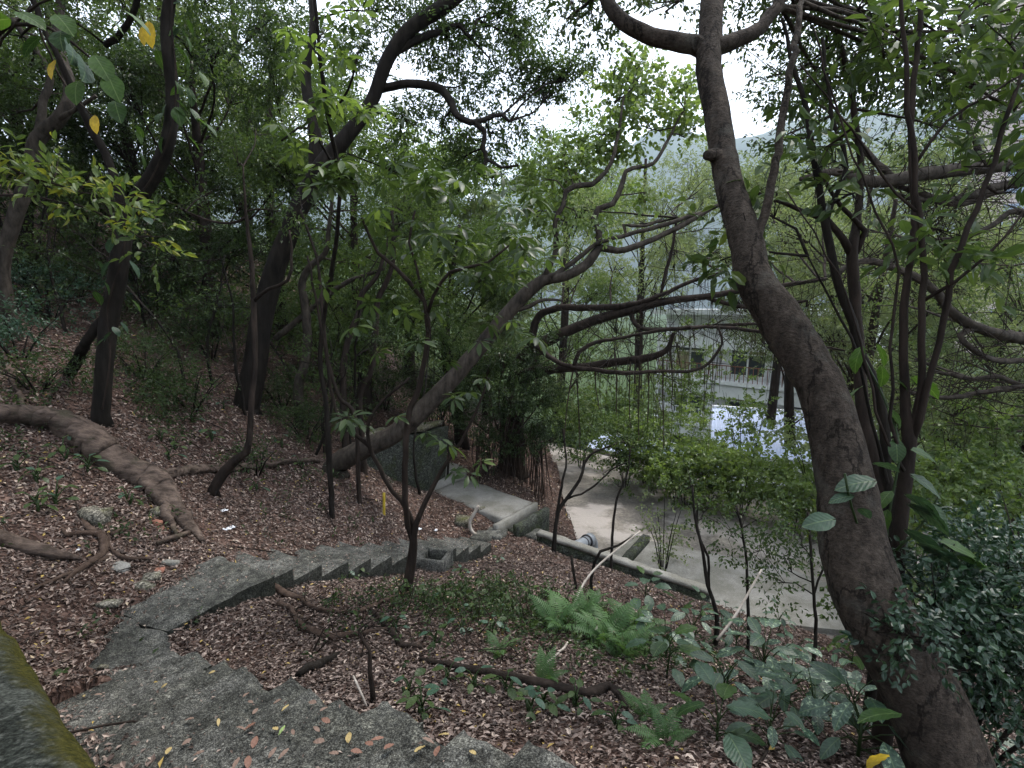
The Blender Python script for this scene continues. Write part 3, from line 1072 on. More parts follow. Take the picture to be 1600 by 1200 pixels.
tree('slender_tree', 'dark thin trunk crossing in front of the slender mottled trunk', 'tree',
     [[(1392, 820, 3.6, 9), (1383, 740, 3.6, 9), (1381, 662, 3.6, 9), (1365, 596, 3.6, 9), (1347, 557, 3.6, 8), (1333, 505, 3.6, 8), (1319, 470, 3.6, 8), (1302, 417, 3.6, 7), (1290, 350, 3.65, 7), (1274, 262, 3.7, 6), (1260, 175, 3.75, 5), (1242, 110, 3.8, 4), (1222, 30, 3.9, 3)],
      [(1290, 350, 3.65, 5), (1320, 260, 3.7, 4), (1300, 180, 3.7, 3.5), (1285, 60, 3.8, 3)],
      [(1392, 770, 3.6, 4), (1370, 690, 3.5, 3), (1340, 560, 3.45, 2.5), (1300, 470, 3.4, 2), (1262, 400, 3.4, 1.6)]],
     [(1300, 250, 3.7, .22, 6), (1190, 330, 3.4, .2, 5), (1150, 385, 3.2, .2, 6), (1340, 300, 3.6, .2, 5), (1290, 110, 3.9, .3, 12)],
     bark='bark_dark', leaf='leaf_dark', L=.12, tl=.22, k=6, sides=10, hi=True, base=.6, ratio=.4, twig_r=.005)

tree('multi_stem_shrub', 'reddish brown shrub whose upright stems fan out from one knot', 'shrub',
     [[(1400, 960, 3.0, 13), (1404, 870, 3.0, 12), (1410, 790, 3.05, 12), (1416, 735, 3.1, 12), (1420, 690, 3.1, 11), (1414, 640, 3.1, 8), (1412, 560, 3.1, 7), (1411, 480, 3.1, 7), (1420, 420, 3.1, 6), (1428, 350, 3.1, 6), (1424, 200, 3.2, 5), (1431, 90, 3.25, 4.5), (1442, -20, 3.3, 4)],
      [(1420, 695, 3.1, 7), (1436, 610, 3.05, 6), (1440, 500, 3.0, 6), (1442, 400, 3.0, 5.5), (1433, 300, 3.0, 5), (1420, 170, 3.0, 4.5), (1412, 50, 3.0, 4), (1408, -40, 3.0, 3)],
      [(1424, 690, 3.1, 7), (1450, 610, 3.0, 6), (1473, 500, 2.95, 5.5), (1498, 390, 2.9, 5), (1540, 290, 2.9, 4.5), (1575, 180, 2.9, 4), (1606, 90, 2.9, 3)],
      [(1405, 725, 3.05, 4), (1398, 690, 3.0, 3), (1393, 610, 3.0, 3), (1398, 480, 3.0, 2.6), (1403, 420, 3.0, 2.3), (1370, 330, 3.0, 2), (1310, 180, 3.0, 1.8), (1270, 40, 3.0, 1.4)],
      [(1412, 735, 3.05, 3.5), (1385, 690, 3.0, 3), (1368, 640, 3.0, 2.6), (1352, 560, 3.0, 2), (1310, 430, 3.0, 1.6), (1230, 300, 3.0, 1.2)],
      [(1442, 470, 3.0, 3.4), (1490, 440, 2.9, 3), (1540, 400, 2.85, 2.6), (1600, 330, 2.8, 2)],
      [(1428, 260, 3.1, 3.2), (1480, 190, 3.1, 2.8), (1540, 150, 3.1, 2.4), (1610, 110, 3.1, 2)],
      [(1432, 330, 3.0, 3), (1400, 300, 3.0, 2.4), (1330, 200, 3.0, 2), (1250, 100, 3.0, 1.4)]],
     [(1570, 60, 3.2, .3, 10), (1590, 180, 3.1, .28, 9), (1540, 260, 3.1, .2, 6), (1500, 400, 3.0, .22, 6), (1470, 360, 3.1, .2, 6), (1580, 300, 3.0, .25, 7), (1400, 60, 3.3, .4, 14), (1480, 60, 3.4, .35, 12), (1290, 230, 3.3, .2, 4)],
     bark='bark_brown', leaf='leaf_mid', L=.12, ratio=.42, tl=.24, k=6, sides=10, hi=True, base=.45, twig_r=.004)

# banyan reaching in from the right
BRR = [[(1690, 840, 8.6, 45), (1680, 650, 8.6, 42), (1690, 480, 8.7, 36), (1720, 350, 8.8, 30), (1760, 200, 9, 24)],
      [(1715, 330, 8.8, 22), (1660, 275, 8.7, 17), (1600, 258, 8.5, 14), (1540, 262, 8.4, 12), (1490, 266, 8.3, 12), (1430, 274, 8.2, 11), (1375, 284, 8.2, 10), (1340, 280, 8.2, 8), (1300, 268, 8.2, 6), (1250, 280, 8.2, 4)],
      [(1690, 360, 8.7, 14), (1640, 295, 8.6, 9), (1600, 286, 8.5, 8), (1560, 292, 8.5, 8), (1520, 305, 8.4, 8), (1480, 312, 8.4, 6), (1440, 303, 8.4, 6), (1400, 290, 8.4, 5)],
      [(1560, 300, 8.5, 6), (1500, 318, 8.4, 6), (1460, 312, 8.4, 5), (1420, 310, 8.4, 4), (1390, 296, 8.4, 3)],
      [(1680, 560, 8.6, 18), (1620, 535, 8.3, 11), (1570, 524, 8.1, 10), (1530, 512, 8.0, 9), (1490, 490, 7.9, 8), (1455, 450, 7.8, 7), (1410, 425, 7.8, 7), (1350, 408, 7.8, 6), (1300, 430, 7.8, 4)],
      [(1530, 510, 8.0, 6), (1500, 525, 8, 5), (1545, 560, 8, 5), (1600, 562, 8.1, 5), (1660, 555, 8.3, 6)],
      [(1680, 620, 8.6, 10), (1600, 604, 8.3, 5), (1540, 612, 8.2, 4.5), (1480, 622, 8.1, 4), (1420, 612, 8.1, 3)],
      [(1600, 604, 8.3, 5), (1560, 588, 8.2, 4.5), (1520, 592, 8.2, 4), (1460, 580, 8.2, 3)],
      [(1690, 420, 8.7, 10), (1600, 332, 8.5, 6), (1550, 352, 8.4, 5), (1510, 370, 8.4, 4), (1440, 380, 8.4, 3), (1370, 420, 8.4, 2)],
      [(1540, 262, 8.4, 9), (1530, 240, 8.4, 7), (1522, 222, 8.4, 5), (1490, 150, 8.5, 4), (1440, 60, 8.6, 3)],
      [(1400, 280, 8.2, 6), (1370, 255, 8.2, 5), (1330, 210, 8.2, 5), (1290, 170, 8.2, 4), (1230, 130, 8.2, 3)]]
ban_r = tree('banyan_tree', 'banyan with heavy mossy boughs reaching across in front of the far tower', 'tree',
     BRR,
     [(1560, 60, 8.8, 1.0, 90), (1450, 100, 8.8, .9, 70), (1350, 60, 9, 1.0, 80), (1260, 120, 9, .8, 50), (1600, 130, 9, .9, 40), (1420, 170, 9, .7, 30), (1330, 180, 9, .6, 28), (1500, 190, 8.8, .5, 22), (1230, 210, 9, .6, 18),
      (1560, 420, 9.2, .9, 32), (1480, 400, 9.4, .7, 22), (1400, 470, 9.4, .8, 26), (1570, 480, 9.2, .8, 30), (1500, 560, 9.2, .8, 26), (1560, 650, 9.2, .9, 30), (1480, 660, 9.4, .7, 22), (1430, 560, 9.4, .6, 16), (1360, 360, 9.4, .6, 14)],
     bark='bark_pale', leaf='leaf_mid', L=.075, tl=.3, k=9, sides=14, base=.38, twig_r=.012, rough=.09, droop=.4)



def fine_twigs(root, stems, n, lmin, lmax, mat, r0=.009):
    pts = np.vstack([resample(np.array([P(a, b_, d) for a, b_, d, w in st]), np.ones(len(st)), .2)[0][2:] for st in stems])
    mb = MB()
    for i in range(n):
        p_ = pts[RNG.integers(len(pts))]
        d_ = nrm(RNG.normal(0, 1, 3) * np.array([1, .6, .8])) * RNG.uniform(lmin, lmax)
        m_ = p_ + d_ * .5 + RNG.normal(0, .12, 3)
        e = p_ + d_ + np.array([0, 0, -.1])
        tube(mb, [p_, m_, e], [r0, r0 * .65, r0 * .25], 4, .25, .05, 0, False, .015)
        for q in range(2):
            b0 = m_ * (1 - q * .4) + e * q * .4
            tube(mb, [b0, b0 + nrm(RNG.normal(0, 1, 3)) * RNG.uniform(.2, .5) * lmax * .5], [r0 * .5, r0 * .2], 3, .3, 0, 0, False)
    o = under(mb.build('fine_twigs', M[mat]), root)
    o['kind'] = 'stuff'


# banyan in the middle with hanging roots
BR = [[(800, 720, 15.0, 23.4), (800, 640, 14.6, 21.8), (812, 575, 14.2, 17.2), (832, 545, 14, 13.3), (880, 520, 13.7, 10.9), (930, 500, 13.5, 10.1), (980, 486, 13.3, 10.1), (1040, 471, 13, 7.8), (1100, 464, 12.8, 6.2), (1160, 454, 12.6, 5.5), (1210, 448, 12.4, 4.7), (1290, 436, 12.2, 3.1)],
      [(826, 560, 14.1, 9.4), (838, 500, 13.9, 7.0), (870, 482, 13.6, 6.2), (930, 481, 13.4, 5.5), (985, 476, 13.2, 5.5), (1030, 462, 13.0, 4.7), (1080, 440, 12.8, 3.9), (1130, 425, 12.7, 3.1)],
      [(820, 590, 14.2, 10.9), (860, 578, 13.8, 8.6), (910, 574, 13.5, 7.8), (960, 566, 13.3, 7.0), (1005, 560, 13.1, 7.0), (1040, 548, 13.0, 4.7), (1052, 520, 12.9, 3.1)],
      [(828, 530, 13.2, 4.7), (862, 560, 12.6, 4.7), (895, 574, 12.3, 4.7), (930, 578, 12.1, 3.9), (980, 583, 12, 3.9), (1030, 580, 12, 3.5), (1080, 580, 11.9, 3.1), (1108, 566, 11.8, 2.8), (1128, 537, 11.8, 2.3), (1122, 510, 11.8, 1.9)],
      [(897, 573, 12.3, 3.9), (905, 551, 12.3, 3.5), (930, 535, 12.3, 3.5), (980, 526, 12.2, 3.1), (1040, 515, 12.1, 3.1), (1110, 511, 12, 3.5), (1180, 517, 11.9, 3.5), (1240, 532, 11.8, 3.1), (1320, 548, 11.6, 2.3)],
      [(985, 488, 13.3, 4.7), (1000, 512, 13, 3.9), (1060, 514, 12.8, 3.9), (1130, 508, 12.6, 3.1), (1220, 505, 12.4, 2.3)],
      [(1100, 464, 12.8, 4.7), (1150, 478, 12.6, 3.9), (1200, 480, 12.4, 3.1), (1260, 470, 12.2, 2.3)],
      [(1032, 462, 13, 3.1), (1042, 420, 13, 3.1), (1050, 390, 13, 2.8), (1058, 340, 13, 2.3)]]
banyan = tree('banyan_tree', 'banyan with long level boughs and hanging aerial roots above the concrete yard', 'tree', BR,
              [(960, 420, 14.5, 1.0, 60), (880, 400, 14.8, .9, 60), (1050, 400, 14.5, .9, 45), (1000, 350, 15, .9, 36), (1110, 400, 14.0, .7, 28), (920, 330, 15.4, .8, 40), (900, 450, 14.6, .6, 30), (1090, 300, 15.5, .8, 30), (1200, 400, 14, .8, 28), (1270, 400, 14, .8, 28),
               (960, 545, 13.8, .4, 8), (1060, 540, 13.3, .4, 8), (900, 600, 13.8, .6, 20), (1260, 480, 13, .7, 20), (1200, 330, 15, .7, 20), (1290, 330, 15, .7, 22)],
              bark='bark_brown', leaf='leaf_pale', L=.085, tl=.34, k=9, sides=10, base=.6, twig_r=.014, rough=.1, droop=.35)
fine_twigs(ban_r, BRR[1:], 420, .7, 2.2, 'bark_brown', .008)
fine_twigs(banyan, BR, 260, .6, 1.8, 'bark_brown', .010)
hr = MB()
for st in BR[:6]:
    pts = np.array([P(a, b_, d) for a, b_, d, w in st])[3:]
    pr_, _ = resample(pts, np.ones(len(pts)), .11)
    for p_ in pr_:
        for rep in range(2):
            if RNG.uniform() < .8:
                ln_ = RNG.gamma(2.0, .28) if RNG.uniform() < .8 else RNG.uniform(1, 2.6)
                e = p_ + np.array([RNG.normal(0, .06), RNG.normal(0, .06), -ln_])
                tube(hr, [p_ + RNG.normal(0, .05, 3), (p_ + e) / 2 + RNG.normal(0, .02, 3), e], [.008, .006, .004], 3, .5, 0, 0, False)
for px, y0, y1, D in ((1036, 560, 700, 12.9), (1000, 565, 690, 13), (985, 565, 670, 13.1), (1012, 560, 660, 13), (900, 575, 700, 13.4), (930, 570, 640, 13.4), (962, 566, 650, 13.2), (1046, 545, 640, 12.9), (895, 580, 690, 12.8)):
    a_, b_ = P(px, y0, D), P(px + RNG.normal(0, 4), y1, D)
    tube(hr, [a_, (a_ + b_) / 2 + RNG.normal(0, .03, 3), b_], [.022, .016, .012], 5, .3, .05, 0, False)
o = under(hr.build('hanging_roots', M['hanging_root']), banyan)
o['kind'] = 'stuff'

# the leaning tree
tree('leaning_tree', 'leaning tree whose pale brown trunk slants up from the bank over the path', 'tree',
     [[(522, 728, 9.9, 20), (560, 706, 9.8, 19), (620, 676, 9.7, 17), (660, 640, 9.6, 16), (700, 600, 9.5, 15), (742, 552, 9.4, 14), (785, 500, 9.3, 13), (820, 460, 9.2, 13), (850, 437, 9.1, 11), (885, 431, 9.0, 9), (920, 410, 9.0, 9), (937, 387, 9.0, 8), (965, 392, 8.9, 6), (990, 386, 8.9, 6), (1020, 374, 8.9, 5), (1070, 350, 8.9, 5), (1120, 322, 8.9, 4), (1180, 300, 9, 3)],
      [(848, 438, 9.1, 6), (862, 412, 9.0, 5), (869, 380, 9.0, 5), (868, 345, 9.0, 5), (880, 322, 9, 5), (884, 300, 9, 5), (897, 291, 9, 5), (925, 288, 9, 4.5), (945, 270, 9, 4), (955, 255, 9, 4), (965, 215, 9.1, 3), (975, 150, 9.2, 2)],
      [(934, 390, 9, 6), (936, 365, 9, 6), (927, 342, 9, 5.5), (935, 326, 9, 5.5), (958, 318, 9, 5), (972, 290, 9, 5), (978, 268, 9, 4), (1000, 260, 9, 4), (1022, 255, 9, 3.6), (1040, 225, 9.1, 3), (1070, 170, 9.2, 2)],
      [(860, 434, 9.0, 5), (900, 405, 9.0, 4.5), (935, 380, 8.9, 4), (985, 366, 8.9, 4), (1040, 350, 8.9, 4), (1100, 330, 8.9, 3)],
      [(958, 372, 8.9, 3.5), (978, 368, 8.9, 3.5), (975, 352, 8.9, 3.5), (1000, 354, 8.9, 3), (1035, 343, 8.9, 3)],
      [(800, 485, 9.25, 5), (828, 478, 9.2, 4), (850, 468, 9.1, 3), (880, 470, 9.1, 2)]],
     [(1000, 120, 9.6, .55, 40), (960, 160, 9.6, .55, 46), (1050, 150, 9.6, .5, 36), (930, 210, 9.4, .45, 30), (1010, 200, 9.4, .5, 36), (1070, 215, 9.4, .45, 26), (900, 260, 9.3, .4, 26), (860, 280, 9.3, .4, 30), (960, 235, 9.3, .35, 20),
      (840, 330, 9.2, .3, 14), (870, 345, 9.1, .25, 10), (900, 330, 9.0, .22, 8), (1010, 300, 9.0, .25, 9), (1000, 95, 9.8, .4, 20), (1085, 130, 9.8, .35, 14), (880, 240, 9.4, .35, 20), (930, 370, 9, .2, 5)],
     bark='bark_pale', leaf='leaf_bright', L=.105, ratio=.78, tl=.3, k=6, sides=14, hi=True, base=.45, droop=.55, twig_r=.007, rough=.05)

# big dark forked tree
tree('forked_tree', 'big dark forked tree leaning right out of the hillside shade', 'tree',
     [[(384, 640, 10.8, 22), (398, 570, 10.7, 19), (408, 500, 10.6, 18), (430, 420, 10.5, 17), (450, 370, 10.4, 17), (472, 318, 10.2, 17), (505, 260, 10, 18), (540, 216, 9.9, 15), (580, 160, 9.8, 13), (606, 92, 9.6, 13), (640, 46, 9.5, 13), (690, 12, 9.4, 13), (740, -30, 9.3, 12), (820, -120, 9.2, 9)],
      [(490, 285, 10.1, 13), (494, 240, 10.1, 12), (490, 190, 10.1, 10), (478, 120, 10.2, 9), (490, 40, 10.2, 8), (480, -40, 10.3, 7)],
      [(590, 140, 9.8, 8), (636, 131, 9.7, 7), (665, 133, 9.6, 7), (690, 140, 9.5, 7), (705, 160, 9.5, 6.5), (712, 178, 9.4, 6), (735, 192, 9.4, 6), (757, 187, 9.4, 5), (785, 178, 9.4, 4), (796, 190, 9.4, 3)],
      [(742, 192, 9.4, 5), (757, 205, 9.4, 4.5), (755, 230, 9.4, 4), (760, 250, 9.4, 3.5), (748, 272, 9.4, 3)],
      [(762, 250, 9.4, 3), (785, 262, 9.4, 2.6), (810, 258, 9.4, 2)],
      [(612, 85, 9.6, 8), (650, 62, 9.6, 7), (690, 48, 9.6, 6), (720, 40, 9.6, 5), (735, 60, 9.6, 4), (745, 30, 9.6, 3)]],
     [(700, 60, 9.9, .7, 70), (760, 40, 10, .7, 70), (800, 20, 10, .5, 40), (640, 30, 10.2, .7, 60), (820, 60, 10.2, .45, 36), (850, 110, 10, .45, 40), (890, 120, 10, .4, 34), (860, 145, 10, .4, 34), (780, 120, 10, .6, 46), (730, 130, 10.2, .6, 46), (690, 200, 10.2, .6, 46), (640, 190, 10.4, .6, 46),
      (770, 210, 10.2, .5, 34), (720, 250, 10.3, .5, 36), (820, 200, 10.3, .4, 16), (600, 20, 10.4, .6, 50), (560, 100, 10.6, .6, 40), (700, -60, 10, .9, 80), (800, -60, 10, .6, 40), (500, 60, 10.8, .7, 44), (620, 270, 10.5, .6, 30), (770, 280, 10.2, .4, 18), (570, -40, 10, .9, 60)],
     bark='bark_dark', leaf='leaf_mid', L=.10, ratio=.40, tl=.32, k=9, sides=14, base=.35, droop=.3, twig_r=.010, rough=.07, dens=2.9)

tree('vine_clad_tree', 'dark tree wrapped in climbing vine above the fallen trunk', 'tree',
     [[(158, 650, 7.4, 17), (164, 570, 7.3, 15), (172, 500, 7.3, 15), (186, 420, 7.2, 14), (195, 350, 7.2, 14), (214, 312, 7.2, 14), (240, 272, 7.1, 13), (262, 220, 7.0, 12), (270, 150, 7.0, 11), (263, 80, 6.9, 11), (262, 30, 6.9, 11), (270, -30, 6.8, 10), (290, -150, 6.8, 8)],
      [(192, 345, 7.2, 8), (185, 300, 7.1, 7), (165, 240, 7.0, 6.5), (138, 190, 6.9, 6), (112, 135, 6.8, 6), (88, 85, 6.7, 5.5), (62, 30, 6.6, 5), (45, -20, 6.6, 5), (10, -120, 6.5, 4)],
      [(106, 590, dist_of(gp(106, 585)) + .1, 10), (135, 535, 7.6, 8), (152, 510, 7.5, 8), (168, 490, 7.4, 7)],
      [(165, 70, 7.6, 5), (180, 60, 7.5, 6), (200, 38, 7.4, 6), (215, 0, 7.3, 5), (225, -40, 7.2, 4)]],
     [(60, -60, 6.8, .6, 50), (180, -70, 7, .7, 60), (290, -70, 7, .7, 60), (30, 60, 7, .35, 18), (330, 10, 7.4, .5, 34), (110, 30, 7.2, .4, 20), (380, -60, 7.2, .7, 50), (210, 20, 7.6, .4, 22), (300, 90, 7.8, .35, 16)],
     bark='bark_dark', leaf='leaf_mid', L=.085, tl=.28, k=8, sides=14, base=.35, twig_r=.008, rough=.09)

tree('bent_tree', 'pale bent trunk standing on the leafy slope at the far left edge', 'tree',
     [[(2, 430, 8.8, 14), (14, 370, 8.8, 13), (34, 310, 8.8, 13), (48, 260, 8.8, 12), (60, 215, 8.8, 12), (88, 190, 8.8, 11), (105, 165, 8.8, 10), (108, 130, 8.9, 9), (90, 60, 9, 8), (100, -30, 9, 7)],
      [(58, 220, 8.8, 8), (68, 160, 8.9, 7), (75, 110, 9, 6), (20, 30, 9, 4)],
      [(88, 190, 8.8, 6), (115, 172, 8.7, 4), (150, 150, 8.6, 3)]],
     [(40, 20, 9.4, .8, 60), (120, 0, 9.6, .8, 60), (0, 120, 9.6, .8, 60), (70, 150, 9.8, .6, 30), (-60, 50, 9.2, .9, 50), (20, 180, 9.8, .6, 40), (120, 80, 9.8, .6, 34)],
     bark='bark_pale', leaf='leaf_mid', L=.085, tl=.3, k=9, sides=12, base=.3)

tree('grey_sapling', 'slim grey stem rising beyond the forked tree below a grey boulder', 'sapling',
     [[(466, 605, 11.2, 8), (476, 570, 11.2, 8), (481, 535, 11.2, 8), (477, 480, 11.2, 8), (472, 440, 11.2, 7), (488, 412, 11.1, 6), (508, 395, 11.1, 5), (515, 350, 11, 4), (520, 300, 11, 3)],
      [(430, 530, 11.3, 6), (460, 505, 11.3, 6), (500, 470, 11.2, 5), (545, 440, 11.1, 4), (600, 420, 11, 3)]],
     [(520, 290, 11.4, .6, 34), (560, 330, 11.4, .6, 34), (610, 400, 11.4, .5, 28), (480, 360, 11.6, .5, 26), (540, 410, 11.6, .5, 24)],
     bark='bark_pale', leaf='leaf_mid', L=.085, tl=.3, k=8, base=.35)

tree('bent_sapling', 'slim brown sapling that kinks upward near the end of the fallen trunk', 'sapling',
     [[(334, 765, 7.5, 9), (350, 738, 7.5, 9), (372, 716, 7.45, 8), (386, 707, 7.4, 7), (390, 685, 7.4, 6), (393, 630, 7.4, 5.5), (398, 570, 7.4, 5), (397, 500, 7.4, 5), (396, 450, 7.4, 4.5), (390, 380, 7.4, 3.6), (384, 330, 7.4, 2.8), (380, 260, 7.4, 1.2)],
      [(397, 470, 7.4, 4), (420, 452, 7.3, 3.5), (450, 438, 7.2, 3), (455, 400, 7.2, 2.5), (452, 360, 7.2, 2)],
      [(384, 340, 7.4, 3), (360, 350, 7.4, 2.5), (325, 345, 7.4, 2), (290, 330, 7.4, 1.6)]],
     [(370, 260, 7.8, .4, 20), (330, 300, 7.8, .35, 16), (280, 330, 7.8, .35, 16), (440, 330, 7.6, .3, 10), (400, 200, 8, .4, 18)],
     bark='bark_brown', leaf='leaf_dark', L=.075, tl=.26, k=8, base=.5, twig_r=.006)

for lab, stems, blobs in (
        ('thin wavy stem leaning from the forked tree towards the shady bank', [[(555, 655, 9.0, 3.5), (530, 620, 9, 3.5), (512, 560, 9, 3.2), (505, 500, 9, 3), (500, 440, 9, 3), (494, 400, 9, 2.6), (470, 330, 9, 2)]], [(470, 320, 9.2, .4, 16), (510, 380, 9.2, .3, 10)]),
        ('dark sinuous sapling behind the thin forked one', [[(536, 615, 10.2, 6), (538, 560, 10.2, 6), (548, 520, 10.2, 5.5), (560, 490, 10.2, 5), (565, 460, 10.2, 5), (590, 430, 10.2, 4), (605, 380, 10.2, 3)]], [(610, 350, 10.4, .5, 24), (570, 400, 10.4, .4, 18)]),
        ('reddish slim stem between two dark saplings on the bank', [[(562, 622, 10.6, 6), (580, 580, 10.6, 6), (586, 520, 10.6, 6), (590, 470, 10.6, 5), (604, 440, 10.6, 4.5), (615, 400, 10.6, 4), (612, 330, 10.6, 3)]], [(620, 320, 10.8, .5, 26), (660, 350, 10.8, .4, 20)])):
    tree('slim_sapling', lab, 'sapling', stems, blobs, bark='bark_brown', leaf='leaf_mid', L=.08, tl=.28, k=8, base=.4, twig_r=.006)

# ------------------------------------------------------------------ schefflera with hand-shaped leaves
def rosette_mesh(name, nl, L, Wd, seed, mat):
    rg = np.random.default_rng(seed)
    v, f, r = [], [], []
    n = 0
    for i in range(nl):
        a_ = 2 * math.pi * (i + rg.uniform(-.2, .2)) / nl
        tilt = rg.uniform(-.5, .15)
        ll = L * rg.uniform(.75, 1.1)
        dirv = np.array([math.cos(a_) * math.cos(tilt), math.sin(a_) * math.cos(tilt), math.sin(tilt)])
        sv = np.array([-math.sin(a_), math.cos(a_), 0])
        nv = np.cross(dirv, sv) * -1
        nv = np.cross(sv, dirv) if np.cross(sv, dirv)[2] > 0 else -np.cross(sv, dirv)
        st = dirv * .22 * L
        prof = [(0, .04), (.2, .55), (.5, 1.0), (.78, .75), (1.0, .03)]
        rows = []
        for t, w in prof:
            mid_ = st + dirv * ll * t - UP * ll * .30 * t * t
            rows.append((mid_ + sv * Wd * .5 * w + nv * Wd * .16 * w, mid_, mid_ - sv * Wd * .5 * w + nv * Wd * .16 * w))
        rr = rg.uniform(.2, .8)
        for row in rows:
            v.extend(row)
            r.extend([rr] * 3)
        for k_ in range(len(prof) - 1):
            b_ = n + 3 * k_
            f += [(b_, b_ + 1, b_ + 4, b_ + 3), (b_ + 1, b_ + 2, b_ + 5, b_ + 4)]
        n += 3 * len(prof)
    mb = MB()
    mb.v, mb.f, mb.n = [np.array(v)], f, n
    mb.a = [np.array(r)]
    return mb.mesh(name, M[mat])


def rosettes(root, spots, mats=('leaf_dark', 'leaf_dark', 'leaf_mid'), L=.15, Wd=.055, n=7):
    ms = [rosette_mesh('palmate_leaf', n + (i % 2), L, Wd, 100 + i, mats[i % len(mats)]) for i in range(5)]
    tw = MB()
    for i, p_ in enumerate(spots):
        o = put('leaf', ms[i % 5], root, Vector(p_) - Vector(root.location), (RNG.normal(0, .35), RNG.normal(0, .35), RNG.uniform(0, 6.28)), RNG.uniform(.75, 1.25))
    return


sch = tree('schefflera_sapling', 'thin forked sapling with hand shaped leaves standing beside the narrow stairs', 'sapling',
           [[(636, 930, 5.9, 9), (641, 890, 5.85, 9), (646, 855, 5.8, 8), (650, 820, 5.75, 5.5), (672, 770, 5.65, 4.5), (690, 735, 5.6, 4), (720, 690, 5.5, 3), (745, 640, 5.4, 2.4), (760, 600, 5.4, 2)],
            [(646, 850, 5.8, 6), (634, 800, 5.7, 5.5), (633, 730, 5.6, 5.5), (638, 660, 5.5, 5.5), (655, 600, 5.4, 5), (665, 555, 5.3, 5), (669, 500, 5.2, 4.5), (662, 472, 5.2, 4), (640, 440, 5.1, 4), (615, 415, 5.0, 3.5), (590, 395, 5.0, 3), (565, 340, 4.9, 2.4)],
            [(645, 838, 5.8, 5.5), (640, 800, 5.75, 5), (612, 768, 5.7, 4.5), (600, 745, 5.65, 4.5), (578, 698, 5.6, 4), (577, 660, 5.5, 3), (600, 625, 5.4, 2.6), (640, 590, 5.3, 2)],
            [(580, 700, 5.6, 3.6), (545, 670, 5.5, 3.4), (525, 640, 5.5, 3), (512, 570, 5.4, 2.6), (500, 500, 5.3, 2.4), (480, 400, 5.2, 2)],
            [(668, 490, 5.2, 3.5), (690, 440, 5.1, 3), (720, 420, 5.0, 3), (760, 410, 5.0, 2.4), (800, 380, 5, 2)],
            [(668, 520, 5.2, 3), (656, 440, 5.2, 2.6), (640, 380, 5.2, 2.4), (648, 330, 5.2, 2)]],
           bark='bark_brown', sides=10, rough=.05)
spots = []
for (cx_, cy_, n_, rx_, ry_) in ((560, 250, 10, 70, 50), (640, 275, 12, 80, 35), (740, 300, 14, 80, 40), (800, 360, 12, 60, 50), (700, 380, 14, 90, 45), (590, 370, 8, 60, 50), (510, 270, 8, 40, 25), (830, 400, 7, 40, 40), (760, 430, 7, 60, 30), (650, 460, 6, 50, 40), (800, 510, 6, 50, 30), (700, 560, 5, 80, 40), (560, 470, 4, 50, 40), (740, 615, 3, 30, 15), (690, 670, 4, 40, 25), (720, 740, 3, 50, 25), (545, 655, 4, 30, 20)):
    for i in range(n_):
        spots.append(P(cx_ + RNG.normal(0, rx_ * .5), cy_ + RNG.normal(0, ry_ * .5), RNG.uniform(4.7, 5.6)))
rosettes(sch, spots)
sch2 = tree('schefflera_sapling', 'schefflera with bright hand shaped leaves high beside the forked trunk', 'sapling',
            [[(510, 640, 8.2, 4.5), (500, 560, 8.0, 4.5), (510, 470, 7.6, 4), (525, 380, 7, 4), (530, 280, 6.4, 4), (512, 180, 5.9, 3.6), (500, 90, 5.6, 3.6), (492, 0, 5.4, 3.6), (480, -80, 5.4, 3)],
             [(512, 185, 5.9, 2.6), (545, 140, 5.6, 2.2), (560, 80, 5.4, 2)],
             [(524, 260, 6.3, 2.6), (480, 200, 6, 2.2), (440, 220, 5.8, 1.8)]], bark='bark_dark', sides=8)
spots = []
for (cx_, cy_, n_, rx_, ry_) in ((505, 70, 8, 40, 30), (540, 95, 7, 40, 30), (540, 160, 10, 70, 40), (470, 180, 7, 50, 40), (590, 180, 8, 60, 40), (450, 235, 4, 25, 25), (560, 30, 4, 40, 30), (440, 60, 4, 40, 40)):
    for i in range(n_):
        spots.append(P(cx_ + RNG.normal(0, rx_ * .5), cy_ + RNG.normal(0, ry_ * .5), RNG.uniform(5.2, 6.2)))
rosettes(sch2, spots, ('leaf_mid', 'leaf_bright', 'leaf_dark'))

